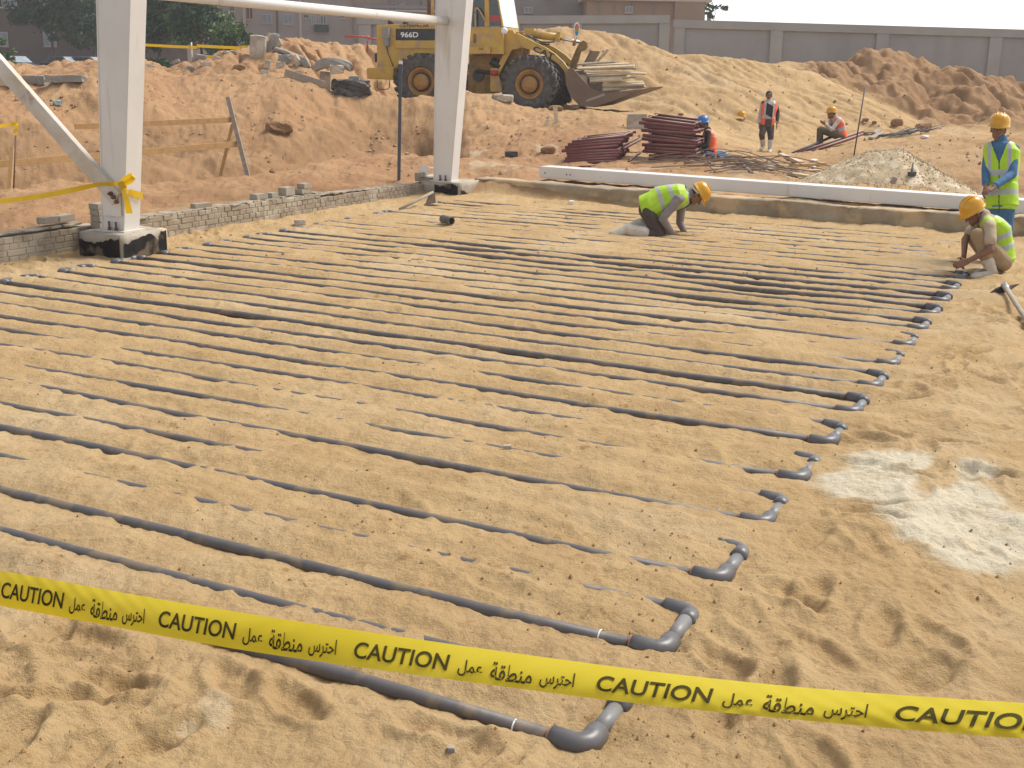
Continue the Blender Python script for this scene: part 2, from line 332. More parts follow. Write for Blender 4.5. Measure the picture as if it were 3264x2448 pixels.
# --- material masks (colour zones of the soil)
earth = sstep(-.15, .35, YY-K1Y+.25*fbm(XX, YY, 1.0, 3)); earth *= 1-.75*np.exp(-((TT-pz(2400, 0, 1)[0])/.25)**2)*sstep(28, 33, YY)
earth *= 1-.45*sstep(pz(2100, 0, 1)[0], pz(2500, 0, 1)[0], TT)
def blob(x, y, lx, ly, rot=0.0):
    g = gnd(x, y); dx = XX-g.x; dy = YY-g.y; u_ = (dx*math.cos(rot)+dy*math.sin(rot))/lx; v_ = (-dx*math.sin(rot)+dy*math.cos(rot))/ly
    return 1-np.sqrt(u_*u_+v_*v_)
wn1 = .28*fbm(XX, YY, .45, 4)
wh = np.maximum.reduce([blob(2800, 1560, .55, .42), blob(2900, 1500, .5, .28), blob(3110, 1700, .55, .72, .5), blob(3000, 1620, .45, .5), blob(3270, 1760, .45, .5)])
tr = np.exp(-(np.abs((XX-gnd(2940, 1620).x)*.88-(YY-gnd(2940, 1620).y)*.47)/.09)**2)*(YY > 5.5)*(YY < 8.2)
white = sstep(.0, .34, wh+wn1-.55*tr-.1)
white = np.maximum(white, .3*sstep(.1, .45, np.maximum(blob(690, 2290, .07, .2, .3), blob(600, 2340, .05, .05))+1.3*wn1))
white = np.maximum(white, .35*sstep(.45, .8, fbm(XX, YY, 1.3, 4)+.2)*(YY > K1Y)*(YY < K1Y+7)*(TT > pz(1500, 0, 1)[0]))
Zg += white*(.005+.006*fbm(XX, YY, .22, 3))*(YY < K1Y)
trench_dark = sstep(0, .6, YY-KY[2][None, :])*(1-sstep(-.6, .5, YY-KY[6][None, :]))*(1-sstep(.3, .8, Zg-.25*(TT < pz(330, 0, 1)[0])+.25*fbm(XX, YY, 1.2, 3)))*(TT < pz(1500, 0, 1)[0])  # darker brown low on the trench's far slope, left half only
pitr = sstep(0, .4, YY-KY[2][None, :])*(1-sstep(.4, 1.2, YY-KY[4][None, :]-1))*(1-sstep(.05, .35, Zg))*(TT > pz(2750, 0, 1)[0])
brown = np.clip(np.maximum(brown, np.maximum(.95*trench_dark, .8*pitr)), 0, 1)
verts = np.stack([XX, YY, Zg], -1).reshape(-1, 3).astype(np.float32)
idx = np.arange(NR*NC).reshape(NR, NC)
q = np.stack([idx[:-1, :-1], idx[:-1, 1:], idx[1:, 1:], idx[1:, :-1]], -1).reshape(-1, 4).astype(np.int32)
gm = bpy.data.meshes.new('ground')
gm.vertices.add(len(verts)); gm.vertices.foreach_set('co', verts.ravel())
gm.loops.add(q.size); gm.loops.foreach_set('vertex_index', q.ravel())
gm.polygons.add(len(q)); gm.polygons.foreach_set('loop_start', np.arange(0, q.size, 4, dtype=np.int32)); gm.polygons.foreach_set('loop_total', np.full(len(q), 4, np.int32))
gm.polygons.foreach_set('use_smooth', np.ones(len(q), bool))
gm.update(calc_edges=True)
at_ = gm.attributes.new('zones', 'FLOAT_COLOR', 'POINT')
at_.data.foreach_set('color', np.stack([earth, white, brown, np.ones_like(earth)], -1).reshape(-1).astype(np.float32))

def ground_z(x, y):
    t = x/y; c = np.interp(t, T, np.arange(NC)); r = np.interp(y, YS, np.arange(NR))
    c0 = min(int(c), NC-2); r0 = min(int(r), NR-2); fc, fr = c-c0, r-r0
    return float((Zg[r0, c0]*(1-fc)+Zg[r0, c0+1]*fc)*(1-fr) + (Zg[r0+1, c0]*(1-fc)+Zg[r0+1, c0+1]*fc)*fr)
def hit(x, y, z0=2.3, Zmax=90.0):
    """the ground point seen at a photo pixel"""
    Z = z0; d = ray(x, y); prev = Z
    while Z < Zmax:
        p = CAMP + d*Z
        if p[2] < ground_z(p[0], p[1]):
            lo, hi = prev, Z
            for _ in range(14):
                mid = (lo+hi)/2; p = CAMP+d*mid
                if p[2] < ground_z(p[0], p[1]): hi = mid
                else: lo = mid
            return Vector(CAMP + d*hi)
        prev = Z; Z += .03+.004*Z
    return Vector(CAMP+d*Zmax)
def drop(p, dz=0.0): return Vector((p[0], p[1], ground_z(p[0], p[1])+dz))

m = bpy.data.materials.new('soil'); m.use_nodes = True
nt = m.node_tree; N = nt.nodes; L = nt.links; P = N['Principled BSDF']; P.inputs['Roughness'].default_value = .95; P.inputs['Specular IOR Level'].default_value = .15
tc = N.new('ShaderNodeTexCoord'); atn = N.new('ShaderNodeAttribute'); atn.attribute_name = 'zones'
sep = N.new('ShaderNodeSeparateColor'); L.new(atn.outputs['Color'], sep.inputs[0])
def nz_(scale, detail=6, rough=.6):
    n = N.new('ShaderNodeTexNoise'); n.inputs['Scale'].default_value = scale; n.inputs['Detail'].default_value = detail; n.inputs['Roughness'].default_value = rough
    L.new(tc.outputs['Object'], n.inputs['Vector']); return n.outputs['Fac']
def rng_(s, a, b, c=0.0, d=1.0):
    r = N.new('ShaderNodeMapRange'); r.inputs[1].default_value = a; r.inputs[2].default_value = b; r.inputs[3].default_value = c; r.inputs[4].default_value = d; L.new(s, r.inputs[0]); return r.outputs[0]
def mix_(f, a, b):
    x = N.new('ShaderNodeMix'); x.data_type = 'RGBA'
    for s, i in ((a, 6), (b, 7)):
        if isinstance(s, tuple): x.inputs[i].default_value = s
        else: L.new(s, x.inputs[i])
    if isinstance(f, float): x.inputs[0].default_value = f
    else: L.new(f, x.inputs[0])
    return x.outputs[2]
SAND1, SAND2, SAND3 = (.515, .352, .176, 1), (.45, .298, .142, 1), (.545, .395, .222, 1)
ochre = mix_(rng_(nz_(1.6, 8, .65), .38, .62), SAND1, SAND2)
ochre = mix_(rng_(nz_(.55, 6, .6), .5, .66), ochre, SAND3)
ochre = mix_(rng_(nz_(9, 6, .7), .58, .72), ochre, (.33, .19, .08, 1))
red = mix_(rng_(nz_(.5, 8, .6), .4, .62), (.42, .255, .132, 1), (.35, .195, .098, 1))
red = mix_(rng_(nz_(4.5, 8, .75), .54, .68), red, (.28, .14, .065, 1))
red = mix_(rng_(nz_(11, 4, .7), .66, .74), red, (.55, .42, .30, 1))
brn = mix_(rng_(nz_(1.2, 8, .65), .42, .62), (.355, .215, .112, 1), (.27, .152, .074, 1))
c = mix_(sep.outputs[0], ochre, red)
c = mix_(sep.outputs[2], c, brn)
wht = mix_(rng_(nz_(5, 8, .75), .5, .68), (.66, .575, .42, 1), (.5, .39, .24, 1))
c = mix_(sep.outputs[1], c, wht)
vo = N.new('ShaderNodeTexVoronoi'); vo.inputs['Scale'].default_value = 16; L.new(tc.outputs['Object'], vo.inputs['Vector'])
speck = rng_(vo.outputs['Distance'], .03, .10, 1, 0)
sm = N.new('ShaderNodeMath'); sm.operation = 'MULTIPLY'; L.new(speck, sm.inputs[0]); L.new(rng_(nz_(3, 3), .45, .6), sm.inputs[1])
c = mix_(sm.outputs[0], c, (.22, .115, .05, 1))
L.new(c, P.inputs['Base Color'])
add = N.new('ShaderNodeMath'); add.operation = 'MULTIPLY_ADD'; add.inputs[1].default_value = 1.0
L.new(nz_(28, 8, .7), add.inputs[0]); L.new(rng_(nz_(150, 4, .7), 0, 1, 0, .25), add.inputs[2])
bmp = N.new('ShaderNodeBump'); bmp.inputs['Strength'].default_value = .8; bmp.inputs['Distance'].default_value = .045
L.new(add.outputs[0], bmp.inputs['Height']); L.new(bmp.outputs[0], P.inputs['Normal'])
M_SOIL = m
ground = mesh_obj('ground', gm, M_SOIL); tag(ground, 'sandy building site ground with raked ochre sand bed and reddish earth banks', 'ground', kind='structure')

# ------------------------------------------------------------------ buried pipe coil: straight runs joined by U bends
M_PVC = mat('grey_pvc', (.08, .073, .073), .55, col2=(.115, .10, .09), scale=5, col3=(.165, .125, .085), scale3=7, bump=.05)
M_PVCE = mat('grey_pvc_fitting', (.08, .077, .082), .4, col2=(.12, .11, .105), scale=8)
M_CONN = mat('pale_grey_pvc', (.15, .15, .16), .45, col2=(.22, .20, .17), scale=9)
M_GLUE = mat('rust_glue', (.30, .13, .06), .6)
PR, ER = .0298, .041
coil = empty('pipe_coil', AB(0, 0), 0, 'long grey plastic pipes half buried in raked sand, joined in zigzag by elbow bends', 'pipe coil')
def pipe_run(v, a0, a1):
    bm = bmesh.new(); pts = []; ph = rng.random()*9
    n = 14
    for k in range(n+1):
        a = a0+(a1-a0)*k/n; wob = .012*math.sin(a*1.1+ph)*min(1, k/2, (n-k)/2)
        pts.append(AB(a, v*PIT+wob, .004*math.sin(a*2.3+ph)))
    path_tube(bm, pts, PR, 14)
    o = fin('pipe', bm, M_PVC, coil, True, True); return o
def elbow(v, a, sa, sb):
    """quarter bend at (a, v): one leg towards -sa*A, the other towards sb*B"""
    bm = bmesh.new(); R = .05; c = AB(a - sa*R, v*PIT + sb*R, .002); pts = []; rr = []
    for d in (.07, .002): pts.append(c - BV*sb*R - AV*sa*d)
    for k in range(1, 8):
        t = k/8*math.pi/2; pts.append(c + AV*sa*R*math.sin(t) - BV*sb*R*math.cos(t))
    for d in (.002, .05): pts.append(c + AV*sa*R + BV*sb*d)
    rr = [ER, ER] + [ER*.97]*7 + [ER, ER]
    path_tube(bm, pts, rr, 16)
    return fin('elbow', bm, M_PVCE, coil, True, True)
def connector(a, v0, v1, tilt=0.0):
    bm = bmesh.new(); tube(bm, AB(a, v0*PIT+.10, .002), AB(a, v1*PIT-.10, .002+tilt), PR*1.02, n=14)
    return fin('connecting_pipe', bm, M_CONN, coil, False, True)
def ring_mark(a, v, mt, r=PR+.0012, w=.003):
    bm = bmesh.new(); lathe(bm, [(r, -w), (r, w)], n=16, axis='Z', closed=True, M=Matrix.Translation(AB(a, v*PIT, .001)) @ frame_z(AV).to_4x4())
    return fin('joint_ring', bm, mt, coil, True, True)
M_MARK = mat('white_mark', (.75, .75, .72), .6)
LASTV = 37
for v in range(0, LASTV+1):
    a0 = -LW+(.09 if v > 0 else -.5); a1 = -.12 if v <= 29 else -.25-.5*rng.random()
    if v > 29: a1 = -.1-.9*rng.random()
    pipe_run(v, a0, a1)
for k in range(15):
    v = 2*k
    elbow(v, 0, 1, 1); elbow(v+1, 0, 1, -1); connector(0, v, v+1, .012 if k == 1 else 0)
    ring_mark(-.122, v, M_GLUE, ER*.93, .006)
    if k < 2: ring_mark(-.25, v, M_MARK)
for k in range(0, 18):
    v = 2*k+1
    elbow(v, -LW, -1, 1); elbow(v+1, -LW, -1, -1); connector(-LW, v, v+1)
# ------------------------------------------------------------------ walls, pedestals, steel frame
def onA(x, y, a):
    d = ray(x, y); k = (a-(CAMP-O)@A)/(d@A); return Vector(CAMP+d*k)
def onB(x, y, b):
    d = ray(x, y); k = (b-(CAMP-O)@B)/(d@B); return Vector(CAMP+d*k)
RAB = Matrix((AV, BV, Vector((0, 0, 1)))).transposed()             # local x along A, y along B
M_BRICK = mat('cement_brick', (.34, .275, .20), .92, col2=(.25, .195, .135), scale=7, bump=.35, bscale=60, col3=(.40, .34, .25), scale3=3)
M_BRICK2 = mat('cement_brick_grey', (.36, .31, .24), .92, col2=(.28, .235, .18), scale=9, bump=.3, bscale=60)
M_CONC = mat('concrete', (.40, .35, .28), .9, col2=(.30, .25, .19), scale=3.5, bump=.4, bscale=30, col3=(.46, .36, .24), scale3=2.2)
M_BITUMEN = mat('bitumen', (.018, .015, .013), .75, col2=(.045, .038, .032), scale=6, bump=.3, bscale=40, col3=(.26, .19, .12), scale3=3.5)
M_WHITE = mat('white_paint', (.69, .65, .605), .45, col2=(.60, .555, .505), scale=1.3, contrast=(.3, .75), bump=.04, col3=(.52, .46, .38), scale3=5, r3=(.62, .74), st3=(1, 1, .12))
M_WHITE2 = mat('white_paint_dusty', (.62, .565, .50), .5, col2=(.47, .39, .29), scale=2.2, bump=.04, col3=(.34, .26, .18), scale3=4, r3=(.6, .7))
M_RUST = mat('rusty_steel', (.16, .075, .04), .8, col2=(.09, .05, .035), scale=14, bump=.2)
M_STEEL = mat('dark_steel', (.10, .095, .09), .5, .6, col2=(.16, .12, .09), scale=9)
def brick_wall(name, b0, b1, htop, label, seed):
    r = random.Random(seed); bm = bmesh.new(); hc = .068; th = .22
    b = b0
    for c in range(6):
        z = -.12+c*hc; b = b0-(.06 if c % 2 else 0)
        while b < b1:
            L_ = .125 if r.random() < .7 else .245
            h = htop(b+L_/2)
            if z+hc*.5 < h:
                zt = min(z+hc*.94, h+r.uniform(-.01, .012))
                bx(bm, AB(WALL_A-th/2-.005+r.uniform(-.005, .005), b+L_/2, (z+zt)/2), (th, L_*.955, zt-z), RAB @ Matrix.Rotation(r.uniform(-.03, .03), 3, 'Z'))
            b += L_
    n = int((b1-b0)/.25)
    for k in range(n):
        bb = b0+(k+.5)*(b1-b0)/n; h = htop(bb); bx(bm, AB(WALL_A-th/2-.01, bb, (h-.16)/2-.005), (th*.965, (b1-b0)/n, h+.1), RAB)
    # ragged mortar bed on the top
    for k in range(int((b1-b0)/.11)):
        bb = b0+k*.11+r.uniform(0, .05); h = htop(bb); bx(bm, AB(WALL_A-th/2+r.uniform(-.03, .03), bb, h+.004), (th*r.uniform(.6, .95), .14, .026*r.uniform(.5, 1.2)), RAB @ Matrix.Rotation(r.uniform(-.2, .2), 3, 'Z'))
    bmesh.ops.bevel(bm, geom=bm.edges[:], offset=.006, segments=1, affect='EDGES')
    o = fin(name, bm, M_BRICK); return tag(o, label, 'wall')
brick_wall('brick_wall', 1.2, 6.62, lambda b: .315, 'low grey cement brick wall left of the nearer white column pedestal', 5)
brick_wall('brick_wall', 6.9, 13.98, lambda b: .285 if b < 10.2 else (.27-.02*(b-10.2)), 'low grey cement brick wall running between the two white columns', 6)
proto_brick = None
def brick(p, rz=0.0, ry=0.0, label='', s=(.24, .115, .065), rx=0.0):
    global proto_brick
    if proto_brick is None:
        bm = bmesh.new(); bx(bm, (0, 0, 0), (.24, .115, .065)); bmesh.ops.bevel(bm, geom=bm.edges[:], offset=.006, segments=2, affect='EDGES')
        proto_brick = fin('loose_brick', bm, M_BRICK2); o = proto_brick
    else: o = proto_brick.copy(); COL.objects.link(o)
    o.location = p; o.rotation_euler = (RAB @ Matrix.Rotation(rz, 3, 'Z') @ Matrix.Rotation(ry, 3, 'Y') @ Matrix.Rotation(rx, 3, 'X')).to_euler()
    o.scale = (s[0]/.24, s[1]/.115, s[2]/.065)
    return tag(o, label, 'brick', 'loose cement bricks on the low wall')
def zb(x0, x1, y0, y1): return (800+(x0+x1)/2*.3617, 500+(y0+y1)/2*.3617, (x1-x0)*.3617, (y1-y0)*.3617)
STK = [((0, 140, 325, 370), 'lowest long brick at the left end of the loose brick heap'), ((140, 222, 315, 360), 'short brick end on top at the left end of the loose brick heap'),
       ((25, 165, 368, 410), 'long brick under the left end of the loose brick heap'), ((167, 215, 365, 405), 'small brick end under the left end of the loose brick heap'),
       ((217, 268, 345, 398), 'small brick end standing just left of the upright brick'), ((270, 350, 348, 390), 'brick lying directly beneath the upright brick'),
       ((240, 387, 265, 340), 'brick stood upright on its side, broadest face of the heap'), ((352, 420, 340, 382), 'brick end in the lower row right of the upright brick'),
       ((390, 512, 282, 322), 'brick in the middle layer below the topmost brick'), ((412, 530, 232, 277), 'topmost brick of the loose heap on the wall'),
       ((422, 458, 330, 372), 'narrow brick end in the lower row under the topmost brick'), ((460, 510, 325, 366), 'brick end in the lower row right under the topmost brick'),
       ((512, 605, 310, 355), 'upper brick at the right end of the loose heap'), ((550, 602, 358, 402), 'lower brick at the right end of the loose heap')]
for (x0, x1, y0, y1), lb in STK:
    cx, cy, w, h = zb(x0, x1, y0, y1); p = onA(cx, cy, WALL_A-.10); Z = (p-Vector(CAMP)).dot(Vector(FW)); k = Z/F
    brick(p, math.pi/2+rng.uniform(-.15, .15), 0, lb, (max(.1, min(w*k*1.05, .3)), .13 if w > 25 else .2, h*k))
for x0, x1, y0, y1, lb in ((335, 520, 890, 952, 'loose brick lying flat at the left, on the wall beside the nearer pedestal'), (470, 625, 872, 932, 'loose brick behind another, on the wall beside the nearer pedestal'), (1652, 1812, 757, 792, 'single loose brick on the wall right of the nearer pedestal'), (2150, 2290, 640, 700, 'loose brick on the wall top left of the brick heap')):
    cx, cy, w, h = (x0+x1)/2*.3707, 380+(y0+y1)/2*.3707, (x1-x0)*.3707, (y1-y0)*.3707
    p = onA(cx, cy, WALL_A-.11); k = (p-Vector(CAMP)).dot(Vector(FW))/F
    hz = .36 if cx < 300 else (.285)
    p.z = hz+.035+(.0 if cx > 220 else 0); brick(p, math.pi/2+rng.uniform(-.35, .35), 0, lb, (.25, .12, .07))
for k in range(4):
    p = AB(-8.83+rng.uniform(-.01, .01), 6.72, .36+k*.068-.05); brick(p, math.pi/2, 0, ['bottom', 'second from bottom', 'third from bottom', 'top'][k]+' brick of the small pile behind the nearer white column', (.24, .14, .066))

def pedestal(a0, a1, b0, b1, h, label):
    root = empty('column_pedestal', AB((a0+a1)/2, (b0+b1)/2), 0, label, 'pedestal')
    bm = bmesh.new(); bx(bm, AB((a0+a1)/2, (b0+b1)/2, h/2-.15), (a1-a0, b1-b0, h+.3), RAB)
    bmesh.ops.subdivide_edges(bm, edges=bm.edges[:], cuts=7, use_grid_fill=True)
    for v in bm.verts:
        n = Vector((noise2(np.array([v.co.x*7+v.co.z*3]), np.array([v.co.y*7]))[0], noise2(np.array([v.co.y*7]), np.array([v.co.z*9]))[0], noise2(np.array([v.co.x*6]), np.array([v.co.y*6+4]))[0])); v.co += n*.014
    fin('concrete_block', bm, M_CONC, root, True, True)
    # bitumen paint film, brushed on the side faces with an uneven upper edge
    def film(c0, c1, zlo, ztop, out, seed):
        bm = bmesh.new(); r = random.Random(seed); n = 22; lo = []; hi = []
        for i in range(n+1):
            t = i/n; p = Vector(c0).lerp(Vector(c1), t)+Vector(out)*.016
            zt = ztop(t)+r.uniform(-.012, .012); lo.append(bm.verts.new(p+Vector((0, 0, zlo)))); hi.append(bm.verts.new(p+Vector((0, 0, zt))))
        a_, b_ = [], []
        for i in range(n): bm.faces.new((lo[i], lo[i+1], hi[i+1], hi[i]))
        bmesh.ops.solidify(bm, geom=bm.faces[:], thickness=.006)
        fin('bitumen_coat', bm, M_BITUMEN, root, False, True)
    return root, film
p1, film = pedestal(-8.78, -8.17, 6.32, 7.02, .275, 'concrete pedestal with black bitumen coat under the nearer white column')
film(AB(-8.775, 6.32), AB(-8.18, 6.32), -.1, lambda t: .20 - .03*math.sin(t*5), -B, 1)
film(AB(-8.17, 6.34), AB(-8.17, 7.0), -.1, lambda t: .17+.09*min(1, t*1.6) if t < .62 else (.25-.5*(t-.62) if t < .86 else .265), A, 2)
p2, film = pedestal(-9.0, -8.25, 13.95, 14.75, .25, 'concrete pedestal with patchy black coat under the farther white column')
film(AB(-8.72, 13.95), AB(-8.28, 13.95), -.05, lambda t: .21-.02*math.sin(t*7), -B, 3)
film(AB(-8.25, 13.97), AB(-8.25, 14.3), -.05, lambda t: .12*(1-t)+.03, A, 4)

def steel_column(aL0, aR0, aL1, aR1, z0, z1, b0, db, ztop, label):
    root = empty('steel_column', AB((aL0+aR0)/2, b0+db/2, z0), 0, label, 'column')
    k = (ztop-z0)/(z1-z0); aLt = aL0+(aL1-aL0)*k; aRt = aR0+(aR1-aR0)*k
    def hexa(bm, l0, r0, l1, r1, bb0, bb1, za, zb_):
        v = [bm.verts.new(AB(*p)) for p in ((l0, bb0, za), (r0, bb0, za), (r0, bb1, za), (l0, bb1, za), (l1, bb0, zb_), (r1, bb0, zb_), (r1, bb1, zb_), (l1, bb1, zb_))]
        for f in ((3, 2, 1, 0), (4, 5, 6, 7), (0, 1, 5, 4), (1, 2, 6, 5), (2, 3, 7, 6), (3, 0, 4, 7)): bm.faces.new([v[i] for i in f])
    bm = bmesh.new(); tf = .014
    hexa(bm, aL0+tf, aR0-tf, aLt+tf, aRt-tf, b0+.012, b0+db-.012, z0, ztop)
    fin('web', bm, M_WHITE, root, False, True)
    bm = bmesh.new(); hexa(bm, aR0-tf, aR0, aRt-tf, aRt, b0, b0+db, z0, ztop); bmesh.ops.bevel(bm, geom=bm.edges[:], offset=.003, segments=1, affect='EDGES'); fin('flange', bm, M_WHITE, root, False, True)
    bm = bmesh.new(); hexa(bm, aL0, aL0+tf, aLt, aLt+tf, b0, b0+db, z0, ztop); bmesh.ops.bevel(bm, geom=bm.edges[:], offset=.003, segments=1, affect='EDGES'); fin('flange', bm, M_WHITE, root, False, True)
    bm = bmesh.new(); bx(bm, AB((aL0+aR0)/2, b0+db/2, z0-.006), (aR0-aL0+.09, db+.09, .022), RAB); fin('base_plate', bm, M_WHITE2, root, False, True)
    for s in (.42, .72):
        bm = bmesh.new(); p = AB(aL0+(aR0-aL0)*s, b0-.022, z0); tube(bm, p, p+Vector((0, 0, .10)), .012, n=8); tube(bm, p+Vector((0, 0, .012)), p+Vector((0, 0, .034)), .021, n=6); fin('anchor_bolt', bm, M_RUST, root, False, True)
    return root
c1 = steel_column(-8.622, -8.292, -8.472, -7.988, .29, 2.70, 6.5, .235, 5.6, 'white tapered steel column at left on the nearer pedestal, tied with yellow tape')
bm = bmesh.new(); bx(bm, AB(-8.44, 6.492, .62), (.26, .016, .34), RAB); fin('gusset_plate', bm, M_WHITE, c1, False, True)
c2 = steel_column(-8.783, -8.442, -8.745, -8.183, .26, 3.11, 14.0, .235, 5.6, 'white tapered steel column on the farther pedestal, partly hiding the yellow loader')
# diagonal brace bolted to the near column
br = empty('diagonal_brace', AB(-8.38, 6.46, .66), 0, 'white steel channel slanting up to the left from the base of the nearer column', 'brace')
d = (AB(-10.0, 6.45, 2.06)-AB(-8.44, 6.45, .74)).normalized(); p0 = AB(-8.33, 6.45, .645); p1_ = p0+d*5.2
R = Matrix((d, -BV, d.cross(-BV))).transposed(); mid = (p0+p1_)/2; ln = (p1_-p0).length
bm = bmesh.new(); bx(bm, mid, (ln, .012, .175), R)
for s in (-1, 1): bx(bm, mid + R @ Vector((0, -.03, s*.0815)), (ln, .06, .012), R)
fin('channel', bm, M_WHITE2, br, False, True)
for k in range(3):
    bm = bmesh.new(); p = onB(zx*.3707, zy_, 6.43) if False else onB([355, 365, 376][k], [617, 628, 642][k], 6.44); tube(bm, p, p-BV*.025, .026, n=6); tube(bm, p-BV*.025, p-BV*.05, .013, n=8); fin('bolt', bm, M_RUST, br, False, True)
bm = bmesh.new(); tube(bm, AB(-8.42, 6.74, 2.82), AB(-8.55, 13.99, 2.795), .066, n=20); tag(fin('eaves_strut', bm, M_WHITE), 'round white steel tube spanning high between the two white columns', 'strut')

# black steel post behind the wall
pt = at(1277, 200, 20.8); pb = at(1271, 606, 20.8)
po = empty('steel_post', drop(pb), 0, 'thin dark square steel post with white cap behind the low brick wall', 'post')
bm = bmesh.new(); bx(bm, (pt+pb)/2, (.055, .055, (pt-pb).length-.03), frame_z(pt-pb)); fin('shaft', bm, mat('dark_grey_paint', (.06, .06, .062), .5), po, False, True)
bm = bmesh.new(); bx(bm, pt, (.062, .062, .06), frame_z(pt-pb)); fin('cap', bm, M_WHITE, po, False, True)
# bricks and white channel beside the far column
for k, (x0, x1, y0, y1, lb) in enumerate(((1466, 1608, 176, 214, 'cement block lying at the left foot of the farther white column'), (1466, 1520, 138, 174, 'broken cement block on top of another beside the farther column'))):
    cx, cy, w, h = zb(x0, x1, y0, y1); p = onA(cx, cy, -9.0); kk_ = (p-Vector(CAMP)).dot(Vector(FW))/F; brick(p, .1, 0, lb, (w*kk_*1.1, .22, h*kk_))
bm = bmesh.new()
q = [onA(800+x*.3617, 500+y*.3617, -8.98) for x, y in ((1606, 97), (1522, 84), (1518, 172), (1606, 160))]
for a_, b_ in zip(q[:-1], q[1:]):
    dd = b_-a_; RR = Matrix((dd.normalized(), AV, dd.normalized().cross(AV))).transposed(); bx(bm, (a_+b_)/2, (dd.length+.02, .12, .02), RR)
tag(fin('steel_channel', bm, M_WHITE), 'short white steel channel offcut lying beside the farther column', 'channel')

# ------------------------------------------------------------------ concrete kerb and the white beam at the back
def kerb_b(a): return 14.62-.062*(a+8.3)
bm = bmesh.new(); nA = 190; rows_ = [(0, -.12), (0, .02), (.0, .10), (.005, .17), (.005, .246), (.022, .266), (.14, .27), (.26, .262), (.45, .25), (.6, .2), (.6, -.1)]
gridv = []
for i in range(nA+1):
    a = -8.35+13.5*i/nA; row = []
    for j, (db, z) in enumerate(rows_):
        n1 = noise2(np.array([a*1.7+j*.6]), np.array([j*.9+3.1]))[0]; n2 = noise2(np.array([a*7.0]), np.array([j*2.1]))[0]; n3 = noise2(np.array([a*.6]), np.array([1.5]))[0]
        wgt = 1.0 if 0 < j < 9 else .2
        row.append(bm.verts.new(AB(a, kerb_b(a)+db+(.035*n1+.02*n2)*wgt*(1.3 if j < 5 else 1), z+(.02*n1+.014*n2+.03*n3)*wgt*(1 if j > 2 else .2))))
    gridv.append(row)
for i in range(nA):
    for j in range(len(rows_)-1):
        f = bm.faces.new((gridv[i][j], gridv[i+1][j], gridv[i+1][j+1], gridv[i][j+1])); f.smooth = True
M_KERB = mat('rough_concrete', (.37, .295, .20), .95, col2=(.27, .205, .13), scale=2.2, bump=.6, bscale=22, col3=(.50, .36, .21), scale3=1.6)
tag(fin('concrete_kerb', bm, M_KERB), 'rough weathered concrete footing edge along the back of the sand bed', 'kerb')
g0 = gnd(1718, 566, .28); g1 = gnd(3056, 668, .28); dv = (g1-g0); dv.z = 0; dv.normalize(); nrm = Vector((-dv.y, dv.x, 0))
bm_root = empty('steel_beam', g0, 0, 'long white painted steel box beam lying on the ground behind the footing edge', 'beam')
LB = 9.6; BH, BW = .19, .36
RBm = Matrix((dv, nrm, Vector((0, 0, 1)))).transposed()
bz = .285
bm = bmesh.new(); bx(bm, g0+dv*LB/2+nrm*BW/2+Vector((0, 0, BH/2)), (LB, BW, BH), RBm); bmesh.ops.bevel(bm, geom=bm.edges[:], offset=.012, segments=2, affect='EDGES')
fin('shell', bm, M_WHITE, bm_root, False, True)
for s in (.12, .55, .62, 1.2):
    bm = bmesh.new(); p = g0+dv*s+Vector((0, 0, BH*.45)); tube(bm, p-nrm*.004, p+nrm*.004, .014, n=10); fin('bolt_hole', bm, M_WHITE2 if s > 1 else M_STEEL, bm_root, False, True)

# ------------------------------------------------------------------ tapes
M_TAPE = mat('caution_tape', (.68, .545, .03), .55, col2=(.74, .60, .05), scale=5, spec=.25)
M_TAPE2 = mat('yellow_tape', (.70, .45, .006), .45, col2=(.60, .38, .01), scale=8)
M_INK = mat('tape_ink', (.055, .045, .012), .8, spec=.1)
def two_sided_light(m, w=.35):
    nt = m.node_tree; p = nt.nodes['Principled BSDF']; out = nt.nodes['Material Output']; t = nt.nodes.new('ShaderNodeBsdfTranslucent')
    t.inputs[0].default_value = (.9, .56, .0, 1); mx = nt.nodes.new('ShaderNodeMixShader'); mx.inputs[0].default_value = w
    nt.links.new(p.outputs[0], mx.inputs[1]); nt.links.new(t.outputs[0], mx.inputs[2]); nt.links.new(mx.outputs[0], out.inputs[0])
two_sided_light(M_TAPE); two_sided_light(M_TAPE2, .25)
TOPE = [(-700, 1720), (0, 1816), (369, 1886), (738, 1948), (1107, 2005), (1632, 2081), (2001, 2131), (2370, 2174), (2739, 2207), (3264, 2241), (4000, 2283)]
BOTE = [(-700, 1800), (0, 1931), (369, 1999), (738, 2068), (1107, 2122), (1632, 2192), (2001, 2240), (2370, 2278), (2739, 2313), (3264, 2355), (4000, 2402)]
KX = np.linspace(-1.2, 5.6, 400); XP = (3+309.2*KX)/(1-.0898*KX)
XP += np.interp(KX, [0, 1, 2, 3, 4, 5], [0, 0, 8, 16, 0, 0]); XSs = XP*1.4756
def smooth_edge(E, x):
    xs, ys_ = zip(*E); s = 0.0
    for o_, w in ((-160, .2), (-80, .2), (0, .2), (80, .2), (160, .2)): s += w*np.interp(x+o_, xs, ys_)
    return float(s)
